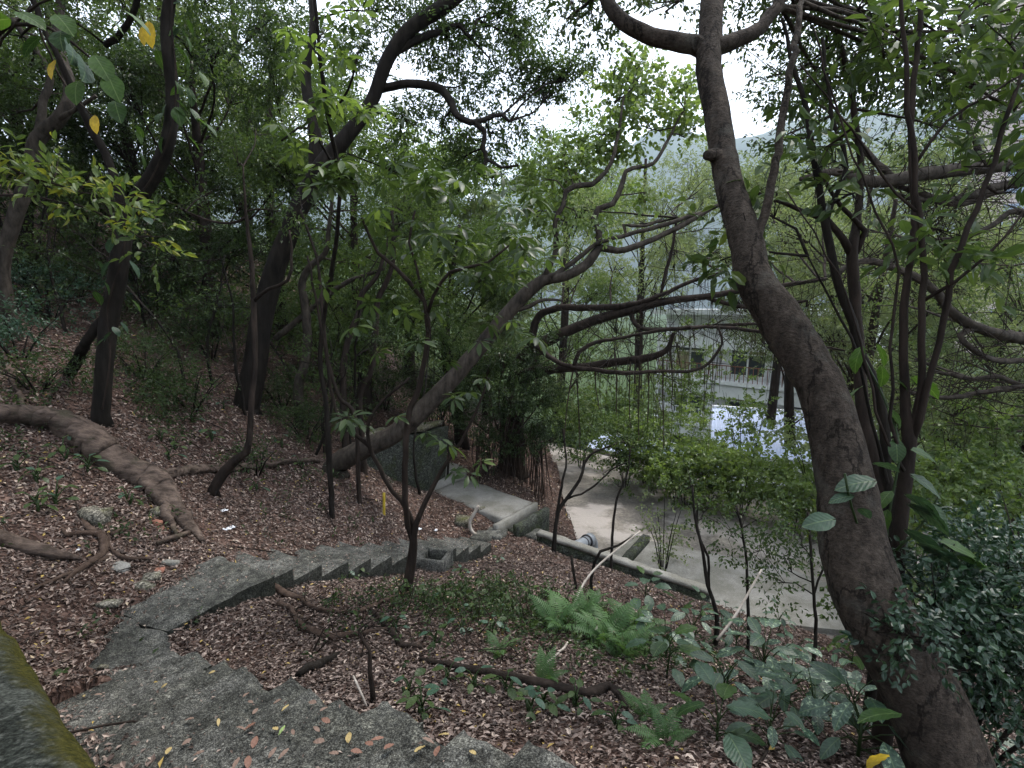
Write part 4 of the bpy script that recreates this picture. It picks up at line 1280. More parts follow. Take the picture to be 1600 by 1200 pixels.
# ------------------------------------------------------------------ wood behind: trees in world places
def wood_tree(lab, x, y, ht, spread, leaf, bark='bark_brown', nb=9, n=60, L=.10, lean=(0, 0), base=.5, low=.35, name='woodland_tree', group=None, tr=.12, k=9, tl=.36, rr=None, ratio=.45):
    z = h1(x, y)
    root = thing(name, lab, 'tree', (x, y, z - .1), group)
    top = np.array([x + lean[0], y + lean[1], z + ht])
    b0 = np.array([x, y, z - .15])
    mid_ = b0 * .5 + top * .5 + RNG.normal(0, .35, 3) * np.array([1, 1, 0])
    mb = MB()
    pts, rad = tube(mb, [b0, b0 * .75 + mid_ * .25 + RNG.normal(0, .1, 3), mid_, top], [tr * 1.3, tr, tr * .75, tr * .25], 9, .3, .07)
    under(mb.build('trunk', M[bark]), root)
    lv, tw = Leaves(), MB()
    for i in range(nb):
        t = RNG.uniform(low, 1.0)
        a_ = i * 2.4 + RNG.uniform(-.5, .5)
        rad_ = spread * (.35 + .65 * RNG.uniform()) * (1.1 - .45 * abs(t - .6))
        c = np.array([x + lean[0] * t + math.cos(a_) * rad_, y + lean[1] * t + math.sin(a_) * rad_, z + ht * t + RNG.uniform(-.2, .4)])
        st = pts[min(len(pts) - 1, int((max(.15, t - .25)) * len(pts)))]
        r_ = (rr or spread * .42) * RNG.uniform(.7, 1.25)
        blob_leaves(lv, tw, c, r_, n, L, k, ratio, tl, .28, False, base, .6, st, .016)
    o = under(tw.build('twigs', M[bark]), root)
    o['kind'] = 'stuff'
    lv.build('crown', M[leaf], root)
    return root


def at_g(px, D):
    """ground place under a photograph column at a distance"""
    r = ray(px, 500)
    return r[0] * D, r[1] * D


WOOD = [
    # px, D, height, spread, leaf, blobs, sprays, leaf length, label
    (60, 13, 5.5, 2.6, 'leaf_dark', 12, 80, .10, 'dark bushy tree on the upper slope behind the pale bent trunk'),
    (-120, 11, 6.0, 2.6, 'leaf_dark', 10, 70, .10, 'spreading dark tree over the upper slope beyond the left edge'),
    (200, 15, 6.5, 2.8, 'leaf_mid', 13, 80, .10, 'leafy tree on the slope behind the vine clad tree'),
    (330, 14, 7.5, 2.6, 'leaf_dark', 13, 85, .10, 'dense dark tree on the slope left of the forked tree'),
    (300, 20, 9.5, 3.4, 'leaf_pale', 14, 80, .13, 'tall pale tree at the top of the wooded slope'),
    (450, 17, 8.5, 3.0, 'leaf_mid', 13, 85, .12, 'tall leafy tree directly behind the forked tree'),
    (560, 14, 7.0, 2.6, 'leaf_mid', 13, 85, .10, 'leafy tree behind the hand shaped leaves'),
    (640, 19, 9.0, 3.2, 'leaf_bright', 13, 80, .13, 'bright green tall tree glowing between the forked trunk and the sky gap'),
    (720, 15, 6.5, 2.4, 'leaf_mid', 12, 80, .10, 'leafy tree on the bank behind the stone wall'),
    (760, 22, 8.0, 3.2, 'leaf_pale', 13, 80, .14, 'pale rounded tree beyond the banyan'),
    (880, 26, 14, 3.8, 'leaf_bright', 18, 70, .15, 'yellowish green tree beyond the far end of the yard'),
    (1000, 30, 17, 4.4, 'leaf_pale', 18, 60, .16, 'pale hazy tree beyond the yard beside the apartment block'),
    (150, 22, 10, 3.6, 'leaf_pale', 13, 80, .14, 'tall tree on the crest of the slope at the left'),
    (-250, 16, 9, 3.6, 'leaf_mid', 10, 60, .13, 'big tree on the high slope outside the left edge'),
    (1340, 17, 12.5, 3.0, 'leaf_pale', 13, 70, .12, 'pale fine leaved tree right of the apartment block'),
    (1480, 16, 10.5, 3.0, 'leaf_pale', 13, 70, .12, 'pale fine leaved tree behind the banyan boughs'),
    (1600, 14, 9.5, 2.8, 'leaf_pale', 12, 70, .11, 'pale leaved tree at the right edge behind the banyan trunk'),
    (1420, 24, 13.5, 3.6, 'leaf_pale', 12, 60, .15, 'far pale tree between the pale roofs and the tower'),
    (1260, 22, 14, 3.2, 'leaf_pale', 14, 55, .14, 'light green tree in front of the apartment block'),
    (1210, 25, 15, 3.6, 'leaf_pale', 15, 50, .15, 'pale tree whose crown hangs over the apartment roof'),
    (1540, 20, 12.0, 3.2, 'leaf_pale', 12, 60, .14, 'pale feathery tree far behind the lowest banyan bough'),
    (1380, 13, 9.0, 2.4, 'leaf_pale', 11, 60, .10, 'fine leaved pale tree close behind the fanning stems'),
    (400, 23, 11, 3.4, 'leaf_mid', 12, 60, .14, 'tall tree filling the gap above the forked trunk'),
    (-420, 9, 8, 3.2, 'leaf_dark', 11, 40, .2, 'broad dark tree added out of view to shade the slope beyond the fallen trunk'),  # this tree and the next are unseen, added to darken the left side
    (-900, 6, 8, 3.4, 'leaf_dark', 11, 40, .22, 'broad dark tree added out of view to shade the parapet from the left'),
]
LOW = {1210: .62, 1260: .5, 1000: .42, 880: .3}
for px, D, ht, sp, lf, nb, n, L, lab in WOOD:
    x, y = at_g(px, D)
    wood_tree(lab, x, y, ht, sp, lf, nb=nb, n=int(n * (3.2 if px > 950 else 3.3 if 380 < px < 800 else 2.6)), L=L * (1.0 if px > 950 else 1.08), base=.45 if lf != 'leaf_pale' else .5, low=LOW.get(px, .22 if px < 950 else .34), tr=.10 + .006 * D)

# unseen trees added left of and behind the camera to block sky light
wood_tree('unseen tall dark tree added to shade the fallen trunk from the left', -5.6, 3.2, 7.6, 2.8, 'leaf_dark', nb=11, n=70, L=.17, low=.80, tr=.2)
wood_tree('unseen dark tree added behind the viewpoint to block light above the worn stairs', 2.2, -2.6, 7.5, 3.0, 'leaf_dark', nb=11, n=55, L=.2, low=.72, tr=.2)
wood_tree('unseen dark tree added behind the viewpoint to block light beside the parapet', -3.4, -2.2, 7.5, 3.0, 'leaf_dark', nb=11, n=55, L=.2, low=.72, tr=.2)
wood_tree('unseen tall dark tree added to shade the slope from above', -10.2, 7.0, 8.6, 3.4, 'leaf_dark', nb=12, n=70, L=.18, low=.80, tr=.22)

# ------------------------------------------------------------------ understorey shrubs
def shrub(lab, x, y, r, ht, leaf, n=120, L=.08, ratio=.45, k=8, tl=.26, base=.45, name='woodland_shrub', group=None, hi=False, nb=5, cat='shrub', z=None, stems=6, bark='bark_dark', droop=.25, flat=1.0):
    z = h1(x, y) if z is None else z
    root = thing(name, lab, cat, (x, y, z), group)
    lv, tw = Leaves(), MB()
    for i in range(stems):
        a_ = i * 6.28 / stems + RNG.uniform(-.4, .4)
        e = np.array([x + math.cos(a_) * r * .7, y + math.sin(a_) * r * .7, z + ht * RNG.uniform(.6, .95)])
        s_ = np.array([x + math.cos(a_) * .06, y + math.sin(a_) * .06, z - .05])
        tube(tw, [s_, (s_ + e) / 2 + np.array([0, 0, ht * .12]), e], [.016, .011, .005], 5, .2, .05)
    under(tw.build('stems', M[bark]), root)
    tw2 = MB()
    for i in range(nb):
        c = np.array([x, y, z + ht * .55]) + RNG.normal(0, 1, 3) * np.array([r * .38, r * .38, ht * .16])
        blob_leaves(lv, tw2, c, np.array([r * .62, r * .62, ht * .42]), n // nb, L, k, ratio, tl, droop, hi, base, .6, None, flat=flat)
    lv.build('crown', M[leaf], root)
    return root


SH = [  # px, py of its foot, radius, height, leaf, sprays, leaf length, label
    (300, 640, .9, .8, 'leaf_dark', 150, .07, 'low dark shrub between the vine clad tree and the forked tree'),
    (330, 560, 1.0, 1.4, 'leaf_dark', 220, .075, 'dark leafy shrub in the shade left of the forked trunk'),
    (250, 500, 1.0, 1.3, 'leaf_dark', 200, .075, 'dark shrub on the slope right of the vine clad trunk'),
    (80, 500, 1.1, 1.1, 'leaf_bluish', 200, .075, 'bluish green shrub on the slope left of the vine clad trunk'),
    (30, 560, .9, .8, 'leaf_bluish', 150, .075, 'bluish low shrub above the fallen trunk at the left edge'),
    (440, 640, .8, .9, 'leaf_dark', 150, .07, 'dark shrub at the foot of the slim grey stem'),
    (480, 690, .8, .8, 'leaf_dark', 160, .07, 'low dark shrub left of the foot of the leaning tree'),
    (600, 640, 1.0, 1.6, 'leaf_dark', 260, .075, 'dark leafy shrub behind the leaning trunk'),
    (680, 680, 1.0, 1.8, 'leaf_dark', 280, .075, 'dense dark shrub above the stone wall'),
    (400, 740, .6, .5, 'leaf_dark', 70, .06, 'small low shrub beside the kinked sapling'),
    (560, 560, 1.1, 1.7, 'leaf_mid', 240, .08, 'green shrub on the bank behind the dark saplings'),
    (60, 610, .7, .5, 'leaf_dark', 110, .07, 'low dark shrub just above the fallen trunk'),
    (225, 590, .8, .7, 'leaf_dark', 130, .07, 'low dark shrub right of the foot of the vine clad tree'),
    (120, 470, 1.1, 1.2, 'leaf_dark', 180, .08, 'dark shrub on the slope behind the short leaning stem'),
    (20, 480, 1.1, 1.3, 'leaf_dark', 180, .08, 'dark shrub at the foot of the pale bent trunk'),
    (300, 480, 1.2, 1.6, 'leaf_dark', 200, .08, 'tall dark shrub on the slope between the two big dark trees'),
    (180, 430, 1.4, 1.6, 'leaf_dark', 240, .085, 'dark shrub high on the slope behind the vine clad trunk'),
    (420, 500, 1.2, 1.8, 'leaf_mid', 240, .085, 'green shrub behind the foot of the forked tree'),
]
for px, py, r_, ht_, lf, n_, L_, lab in SH:
    g = gp(px, py)
    shrub(lab, g[0], g[1], r_, ht_, lf, int(n_ * 1.6), L_)

# thin understorey stems on the shady slope
for i in range(24):
    px_, D_ = RNG.uniform(20, 760), RNG.uniform(9.5, 15)
    gx_, gy_ = at_g(px_, D_)
    gz_ = h1(gx_, gy_)
    if gx_ > -1.6 or (gy_ < 10 and gx_ > -3.6):
        continue
    hh_ = RNG.uniform(2.2, 4.2)
    r_ = thing('understorey_stem', 'thin dark understorey stem with sparse leaves on the shady slope', 'sapling', (gx_, gy_, gz_ - .05), 'thin stems in the understorey')
    mb, tw, lv = MB(), MB(), Leaves()
    b0 = np.array([gx_, gy_, gz_ - .1])
    lean_ = RNG.normal(0, .45, 3) * np.array([1, 1, 0])
    tp = b0 + lean_ * 1.6 + UP * hh_
    pts_, _ = tube(mb, [b0, b0 + lean_ * .4 + UP * hh_ * .35 + RNG.normal(0, .1, 3), b0 + lean_ + UP * hh_ * .7 + RNG.normal(0, .12, 3), tp], [.035, .028, .02, .008], 7, .2, .06, 0, True, .01)
    under(mb.build('trunk', M['bark_dark']), r_)
    for q in range(5):
        s0 = pts_[int(len(pts_) * RNG.uniform(.35, .95))]
        c_ = s0 + RNG.normal(0, .5, 3) + UP * .25
        blob_leaves(lv, tw, c_, .38, 16, .08, 7, .42, .28, .3, False, .35, .6, s0, .006)
    o = under(tw.build('twigs', M['bark_dark']), r_)
    o['kind'] = 'stuff'
    lv.build('crown', M['leaf_dark' if i % 2 else 'leaf_mid'], r_)

# the big dense clump beside the path, with hanging roots at its foot
cl = thing('dense_bush', 'dense dark evergreen bush with trailing roots beside the path slab', 'bush', P(800, 735, 14.2))
lv, tw = Leaves(), MB()
for px, py, D, r_, n_ in ((760, 640, 13.9, .8, 130), (820, 640, 13.9, .8, 130), (800, 590, 14.2, .9, 120), (740, 590, 14.2, .7, 90), (850, 670, 13.9, .5, 70), (770, 690, 13.7, .55, 90), (820, 690, 13.6, .5, 80), (720, 650, 13.9, .5, 70), (840, 600, 14.2, .6, 70), (790, 550, 13.2, .6, 110), (830, 570, 13.2, .5, 90), (850, 620, 13.2, .5, 80), (760, 560, 13.4, .6, 90), (800, 620, 12.9, .7, 150), (850, 530, 13.2, .35, 40), (700, 620, 13.2, .5, 80), (870, 690, 13.2, .35, 40)):
    blob_leaves(lv, tw, P(px, py, D), r_, int(n_ * 1.3), .08, 9, .48, .26, .3, False, .4, .6, P(790, 700, 13.9), .012)
lv.build('crown', M['leaf_dark'], cl)
for i in range(90):
    a_ = P(RNG.uniform(740, 850), RNG.uniform(660, 700), RNG.uniform(13.4, 14.4))
    z = h1(a_[0], a_[1])
    e = np.array([a_[0] + RNG.normal(0, .12), a_[1] + RNG.normal(0, .12), z - .05])
    tube(tw, [a_, (a_ + e) / 2 + RNG.normal(0, .05, 3), e], [.012, .011, .010], 4, .3, .05, 0, False)
o = under(tw.build('trailing_roots', M['hanging_root']), cl)
o['kind'] = 'stuff'

# green shrubs round the yard
YS = [
    (1075, 740, 1.2, 2.0, 'leaf_bright', 300, .12, 15.5, 'bright green shrub over the far edge of the yard'),
    (1160, 755, 1.3, 2.2, 'leaf_bright', 320, .12, 14.8, 'bright green shrub hiding the yard left of the thick trunk'),
    (1245, 775, 1.2, 2.2, 'leaf_bright', 300, .12, 13.6, 'bright green shrub touching the thick trunk on its left'),
    (1010, 690, 1.0, 1.8, 'leaf_bright', 240, .12, 17.5, 'low bright shrub leaning over the small pale blue roof'),
    (980, 680, 1.0, 1.9, 'leaf_mid', 260, .10, 17, 'green shrub at the far corner of the yard under the hanging roots'),
    (1060, 690, 1.1, 2.2, 'leaf_bright', 300, .11, 16, 'rounded green shrub in front of the pale blue roof'),
    (1050, 600, 1.6, 3.4, 'leaf_bright', 300, .13, 22, 'tall rounded bright shrub left of the apartment block'),
    (910, 650, 1.0, 2.4, 'leaf_mid', 200, .10, 19, 'thin shrub at the far end of the yard beside the dense bush'),
    (1170, 640, 1.2, 2.2, 'leaf_bright', 220, .12, 17, 'leafy shrub spreading over the large pale blue roof'),
    (940, 640, 1.5, 2.6, 'leaf_bright', 260, .15, 26, 'far bright shrub glowing behind the curtain of hanging roots'),
    (880, 640, 1.4, 2.8, 'leaf_bright', 240, .15, 25, 'far bright shrub beyond the dense evergreen bush'),
    (1000, 620, 1.6, 3.0, 'leaf_pale', 260, .15, 28, 'far pale shrub between the hanging roots and the apartment block'),
    (1290, 700, 1.2, 2.4, 'leaf_pale', 260, .11, 13, 'pale shrub behind the thick curved trunk'),
    (1460, 760, 1.1, 2.0, 'leaf_bright', 280, .11, 9.5, 'bright broad leaved shrub right of the fanning stems'),
    (1540, 740, 1.1, 2.0, 'leaf_mid', 280, .11, 9.0, 'green shrub below the lowest banyan bough'),
    (1590, 820, 1.0, 1.8, 'leaf_mid', 260, .10, 7.2, 'green shrub at the right edge beneath the banyan trunk'),
    (1480, 850, .9, 1.6, 'leaf_mid', 220, .09, 7.0, 'mid green shrub between the fanning stems and the dark glossy bush'),
    (1040, 810, .7, 1.2, 'leaf_pale', 60, .07, 11.5, 'wispy pale shrub at the kerb of the raised slab'),
]
for px, py, r_, ht_, lf, n_, L_, D, lab in YS:
    c = P(px, py, D)
    z = min(h1(c[0], c[1]), c[2] - ht_ * .2)
    zz = h1(c[0], c[1])
    if in_poly(np.array([c[0]]), np.array([c[1]]), YARD)[0]:
        zz = YARD_Z
    shrub(lab, c[0], c[1], r_, max(ht_, c[2] + ht_ * .5 - zz), lf, int(n_ * 1.5), L_ * 1.05, ratio=.7, k=8, tl=.24, base=.5, nb=9, z=zz, flat=.5, name='leafy_shrub')

# dark glossy bush at the right
gb = shrub('dark glossy small leaved bush behind the foot of the thick curved trunk', *P(1520, 1080, 3.1)[:2], .75, 1.1, 'leaf_glossy', 40, .05, z=h1(*P(1520, 1080, 3.1)[:2]), name='glossy_bush', nb=1)
lv, tw = Leaves(), MB()
for px, py, D, r_, n_ in ((1450, 930, 2.75, .24, 90), (1520, 900, 2.9, .3, 110), (1590, 880, 3.0, .3, 100), (1580, 960, 2.8, .28, 110), (1500, 980, 2.8, .26, 110), (1440, 1000, 2.45, .15, 40), (1540, 1040, 2.8, .26, 100), (1600, 1060, 2.7, .28, 90), (1410, 985, 2.4, .1, 16), (1560, 1130, 2.7, .25, 70), (1590, 820, 3.3, .3, 70)):
    blob_leaves(lv, tw, P(px, py, D), r_, n_, .042, 9, .6, .17, .2, True, .45, .7, P(1540, 1040, 2.9), .004)
lv.build('foliage', M['leaf_glossy'], gb)
o = under(tw.build('twigs', M['bark_dark']), gb)
o['kind'] = 'stuff'
# ------------------------------------------------------------------ dead wood, roots and sticks on the ground
def lying(name, label, cat, pts, bark='bark_log', sides=10, rough=.1, group=None, extra=(), lift=1.0, step=.07, root=None, wander=.004):
    """a log or root lying on the ground: pts (px, py, half width px) along its middle"""
    P3, R3 = [], []
    for px, py, hw in pts:
        g = gp(px, py + hw * .9)
        D = dist_of(g)
        r = hw * D / FPX
        P3.append(P(px, py, D) if hw > 8 else g + UP * (r * 1.0 * lift + .018))
        R3.append(r)
    mb = MB()
    tube(mb, P3, R3, sides, step, rough, 0, True, wander)
    if root is None:
        root = thing(name, label, cat, P3[0], group)
        under(mb.build('trunk' if extra else 'wood', M[bark]), root)
    else:
        under(mb.build('branch', M[bark]), root)
    for e in extra:
        lying(None, None, None, e, bark, max(6, sides - 3), rough, root=root, lift=lift, step=step, wander=wander)
    return root


lying('fallen_log', 'thick fallen trunk with torn bark lying down the slope below the vine clad tree', 'fallen trunk',
      [(-60, 632, 20), (0, 645, 19), (60, 652, 18), (105, 665, 18), (140, 688, 21), (165, 712, 18), (205, 735, 16), (240, 752, 17), (262, 778, 16), (282, 806, 12), (300, 826, 8), (318, 846, 3)], sides=18, rough=.16, step=.05, wander=.012,
      extra=[[(245, 742, 9), (300, 737, 6), (350, 733, 6), (410, 729, 5), (460, 722, 4), (500, 722, 2.5)], [(262, 775, 12), (258, 800, 9), (268, 822, 5), (276, 838, 2)], [(38, 640, 4), (22, 600, 3.5), (8, 565, 3), (-8, 520, 2)]])
lying('fallen_branch', 'weathered grey branch lying on the litter at the left edge beside the white scrap', 'fallen branch', [(-30, 832, 11), (0, 842, 11), (30, 852, 10), (70, 862, 9), (105, 872, 6), (128, 876, 3)], sides=12)
lying('tree_root', 'gnarled forked root crossing the litter beside the white scrap', 'root', [(128, 812, 3), (140, 828, 4), (158, 838, 5), (164, 850, 6), (160, 870, 5), (140, 882, 5), (118, 898, 5), (100, 912, 3)], 'root',
      extra=[[(158, 838, 4), (130, 836, 4), (105, 838, 3.5), (98, 830, 3)], [(174, 838, 3.5), (195, 830, 3.5), (218, 820, 2.5)]])
lying('tree_root', 'dark root curving beside the flat grey stone', 'root', [(172, 815, 2), (172, 850, 2.5), (178, 866, 3), (195, 874, 3), (238, 876, 2)], 'root')
lying('dead_stick', 'rotten flat stick lying above the first slab of the narrow stairs', 'stick', [(246, 852, 3.5), (262, 846, 4.5), (280, 840, 4.5), (296, 834, 3)], 'dead_wood' if False else 'bark_log')
lying('dead_stick', 'long dark stick on the litter between the root and the mossy wall', 'stick', [(10, 935, 2), (60, 920, 3), (100, 904, 3.5), (130, 892, 3), (170, 872, 2.5)], 'root')
lying('tree_root', 'reddish root growing out from under the first slab into the litter', 'root', [(400, 908, 4), (425, 916, 5), (445, 930, 5), (470, 936, 4), (488, 952, 4), (520, 958, 3.5), (555, 958, 3.5), (585, 948, 3), (615, 935, 2.5), (650, 925, 2)], 'root')
lying('tree_root', 'pale red root winding below the one that leaves the first slab', 'root', [(435, 945, 3.5), (455, 952, 4), (466, 975, 4), (490, 990, 5), (520, 997, 5), (545, 995, 5), (580, 988, 4), (610, 985, 3), (640, 995, 2.5)], 'root')
lying('fallen_branch', 'long thin fallen branch with a curled end below the ferns', 'fallen branch', [(655, 1034, 4), (690, 1040, 5), (720, 1046, 6), (760, 1054, 6), (800, 1062, 7), (840, 1070, 7), (880, 1080, 7), (915, 1086, 7), (935, 1080, 9), (950, 1072, 10), (965, 1080, 9), (974, 1096, 6), (978, 1112, 3)], 'bark_brown', sides=10)
lying('dead_stick', 'broken brown stick lying across the litter by the dark undergrowth', 'stick', [(580, 955, 3), (600, 975, 4.5), (618, 998, 4.5), (628, 1010, 4), (660, 1014, 2.5)], 'bark_brown')
lying('charred_stick', 'black charred stick at the edge of the worn stairs', 'stick', [(466, 1058, 5), (480, 1048, 7), (500, 1040, 7), (516, 1032, 5), (530, 1024, 3)], 'bark_dark')
lying('dead_stick', 'fine pale stick lying upright across the ferns', 'stick', [(845, 1050, 1.5), (905, 985, 1.8), (930, 930, 2)], 'dead_wood')


def pole(name, label, cat, pts, mat, group=None, sides=8, rough=.05):
    """a free standing or leaning slim thing: pts (px, py, D, half width px)"""
    p3 = np.array([P(a, b_, d) for a, b_, d, w in pts])
    mb = MB()
    tube(mb, p3, [w * d / FPX for a, b_, d, w in pts], sides, .06, rough)
    o = mb.build(name, M[mat])
    return tag(o, label, cat, group)


gD = dist_of(gp(600, 806))
pole('marker_stake', 'thin yellow painted stake standing in the litter left of the forked sapling', 'stake', [(600, 812, gD, 2.2), (600, 770, gD, 2.2)], 'yellow_paint', rough=0)
gD = dist_of(gp(738, 834))
pole('bare_stick', 'bleached white stick curving up beside the path slab', 'stick', [(772, 846, gD + .1, 2.2), (745, 836, gD, 2.6), (736, 828, gD, 2.8), (734, 815, gD, 3), (741, 802, gD, 2.8), (748, 790, gD, 2.4)], 'dead_wood')
gD = dist_of(gp(583, 1104))
pole('dead_sapling', 'dead brown stem standing upright beside the worn stairs', 'stem', [(584, 1112, gD, 5), (582, 1080, gD, 4.5), (578, 1050, gD, 4), (577, 1015, gD, 3), (560, 985, gD, 2), (590, 965, gD, 1.2)], 'bark_brown')
pole('dead_stalk', 'pale dead stalk leaning across the ferns towards the low wall', 'stalk', [(840, 1080, 5.0, 1.6), (880, 990, 5.4, 1.7), (920, 900, 5.9, 1.7), (1000, 830, 6.2, 1.4)], 'dead_wood')
pole('dead_stalk', 'pale dead stalk leaning from the broad leaved plants over the raised slab', 'stalk', [(1120, 1000, 5.2, 2), (1150, 960, 5.3, 2), (1190, 890, 5.5, 1.6)], 'dead_wood')
gD = dist_of(gp(560, 1108))
pole('dead_stalk', 'thin pale stalk leaning on the edge of the worn stairs', 'stalk', [(576, 1112, gD, 1.6), (563, 1080, gD, 1.8), (552, 1056, gD + .1, 1.4)], 'dead_wood')
# hairline tangles of dead twigs in the undergrowth
tg = MB()
for i in range(150):
    g = gp(RNG.uniform(470, 860), RNG.uniform(935, 1040))
    d_ = np.array([RNG.normal(0, .3), RNG.normal(0, .2), RNG.uniform(.03, .3)])
    tube(tg, [g, g + d_ * .5 + RNG.normal(0, .05, 3), g + d_], [.006, .004, .002], 4, .15, .05, 0, False)
for i in range(420):
    x_, y_ = RNG.uniform(-9, 3), RNG.uniform(2.2, 12)
    if in_poly(np.array([x_]), np.array([y_]), YARD)[0] or abs(x_) > 1.1 * y_:
        continue
    g = np.array([x_, y_, h1(x_, y_) + .012])
    a_ = RNG.uniform(0, 6.28)
    l_ = RNG.gamma(2.2, .14)
    e = g + np.array([math.cos(a_) * l_, math.sin(a_) * l_, 0])
    e[2] = h1(e[0], e[1]) + RNG.uniform(.01, .05)
    m_ = (g + e) / 2 + np.array([RNG.normal(0, .05 * l_), RNG.normal(0, .05 * l_), .015])
    r_ = RNG.uniform(.003, .010)
    tube(tg, [g, m_, e], [r_, r_ * .85, r_ * .5], 5, .12, .08, 0, False)
tag(tg.build('dead_twigs', M['bark_brown']), 'thin dead twigs strewn over the leaf litter', 'twigs', kind='stuff')

# ------------------------------------------------------------------ bare saplings beside the yard
for lab, stems, blobs in (
        ('bare forked sapling rising in front of the grey pipe and the yard', [[(866, 845, 9.8, 4), (872, 800, 9.8, 3.6), (885, 780, 9.8, 3.4), (905, 750, 9.8, 3), (918, 715, 9.8, 2.6), (945, 700, 9.8, 2), (975, 690, 9.8, 1.5)], [(868, 820, 9.8, 3), (876, 770, 9.8, 2.6), (884, 720, 9.8, 2), (880, 670, 9.8, 1.5)], [(885, 780, 9.8, 2.4), (920, 765, 9.8, 2), (955, 735, 9.8, 1.6), (985, 720, 9.8, 1.2)]], [(980, 700, 9.8, .3, 8), (940, 740, 9.8, .3, 5)]),
        ('thin bare sapling bending over the corner of the raised slab', [[(955, 870, 9.6, 2.6), (958, 820, 9.6, 2.4), (964, 780, 9.6, 2.2), (980, 740, 9.6, 1.8), (985, 700, 9.6, 1.4)]], [(990, 700, 9.6, .35, 10), (965, 760, 9.6, .2, 4)]),
        ('crooked dark sapling leaning right over the low wall', [[(924, 908, 6.6, 3), (928, 880, 6.6, 3), (938, 862, 6.6, 3), (965, 852, 6.6, 2.4), (990, 838, 6.6, 2)]], []),
        ('short dark stem standing just below the low wall coping', [[(900, 915, 6.8, 3), (896, 890, 6.8, 3), (893, 868, 6.8, 2.6)]], []),
        ('slim twin stemmed sapling in front of the raised slab', [[(1120, 960, 6.0, 4), (1106, 915, 6.0, 3.6), (1098, 860, 6, 3), (1086, 810, 6, 2.6), (1082, 760, 6, 2)], [(1108, 920, 6, 3), (1106, 870, 6, 2.6), (1090, 830, 6, 2), (1092, 780, 6, 1.6)]], [(1080, 760, 6.1, .3, 8), (1100, 800, 6.1, .25, 6)]),
        ('leafy thin sapling between the raised slab and the thick trunk', [[(1170, 990, 6.2, 3), (1168, 930, 6.2, 2.8), (1165, 860, 6.2, 2.4), (1150, 790, 6.2, 2)]], [(1170, 800, 6.4, .45, 22), (1140, 830, 6.4, .35, 12), (1190, 860, 6.4, .4, 18), (1210, 800, 6.4, .4, 16)]),
        ('thin dark saplings stem beside the thick trunk above the pale yard', [[(1275, 990, 5.6, 3), (1272, 930, 5.6, 3), (1268, 870, 5.6, 2.6), (1262, 800, 5.6, 2)], [(1272, 930, 5.6, 2), (1285, 890, 5.6, 1.8), (1290, 850, 5.6, 1.4)]], [(1250, 850, 5.8, .4, 20), (1230, 890, 5.8, .35, 18), (1265, 800, 5.8, .4, 16), (1215, 910, 5.9, .3, 12)])):
    tree('bare_sapling', lab, 'sapling', stems, blobs, bark='bark_dark', leaf='leaf_dark', L=.06, ratio=.5, tl=.2, k=7, base=.55, twig_r=.004, sides=7)

# ------------------------------------------------------------------ ferns
def frond_mesh(name, L, seed):
    rg = np.random.default_rng(seed)
    mb = MB()
    n = 24
    ts = np.linspace(0, 1, n)
    spine = np.stack([L * (.75 * ts + .1 * ts * ts), np.zeros(n), L * (.75 * ts - .62 * ts ** 2.2)], 1)
    tang = nrm(np.gradient(spine, axis=0))
    v, f = [], []
    k = 0
    for i in range(3, n):
        w = L * .21 * math.sin(math.pi * min(1, (ts[i] * .93 + .08)) ** .75) + .004
        for sg in (-1, 1):
            side = np.array([0, sg, 0.])
            dirv = nrm(side + tang[i] * .35 + np.array([0, 0, -.22 + rg.normal(0, .08)]))
            b0 = spine[i]
            wd = L / n * .44
            v += [b0 - tang[i] * wd * .6, b0 + dirv * w * .5 - tang[i] * wd + [0, 0, .006], b0 + dirv * w - np.array([0, 0, w * .12]), b0 + dirv * w * .5 + tang[i] * wd * .9 + [0, 0, .006], b0 + tang[i] * wd * .6]
            f += [(k, k + 1, k + 3, k + 4), (k + 1, k + 2, k + 3)]
            k += 5
    mb.add(np.array(v), f, rg.uniform(.3, .8))
    tube(mb, spine[::3], np.linspace(.005, .0015, len(spine[::3])), 4, .1, 0, .2, False)
    return mb.mesh(name, M['fern'])


FR = [frond_mesh('frond', .62, 200 + i) for i in range(4)]
FERN = [(905, 985, 8, 1.0, 'fern with tall feathery fronds nearest the leaning dead stalk'), (945, 1010, 9, 1.05, 'largest fern in the middle of the fern patch'), (870, 985, 7, .85, 'fern at the edge of the dark undergrowth below the stairs'),
        (990, 985, 8, .95, 'fern beside the ruffled taro leaves'), (925, 960, 7, .8, 'fern at the top of the fern patch below the low wall'), (850, 1070, 6, .55, 'small fern beside the long thin fallen branch'), (780, 1025, 5, .5, 'small bluish fern in the dark undergrowth'),
        (1010, 1125, 6, .5, 'small fern by the curled end of the fallen branch'), (1040, 1160, 6, .5, 'small fern under the large yellow edged leaf'), (975, 1030, 6, .8, 'fern drooping over the dark hollow beside the taro')]
for px, py, n_, s_, lab in FERN:
    s_ *= .9
    g = gp(px, py)
    ft = thing('fern', lab, 'fern', g - UP * .02, 'ferns on the bank')
    for i in range(n_):
        put('frond', FR[(i + int(px)) % 4], ft, (0, 0, 0), (RNG.normal(0, .25), RNG.uniform(-.85, -.05), i * 6.28 / n_ + RNG.uniform(-.4, .4)), s_ * RNG.uniform(.75, 1.15))

# ------------------------------------------------------------------ broad leaved plants
m, nt, b, out = new_mat('variegated_leaf')
n1 = noise_tex(nt, 30, 4, .7)
tcx = nt.nodes.new('ShaderNodeTexCoord')
c = ramp(nt, n1, [(.46, (.020, .045, .027)), (.57, (.042, .078, .048)), (.66, (.26, .33, .20))])
c = add_veins(nt, b, c, .3)
nt.links.new(c, b.inputs['Base Color'])
b.inputs['Roughness'].default_value = .42
b.inputs['Specular IOR Level'].default_value = .35
M['variegated'] = m


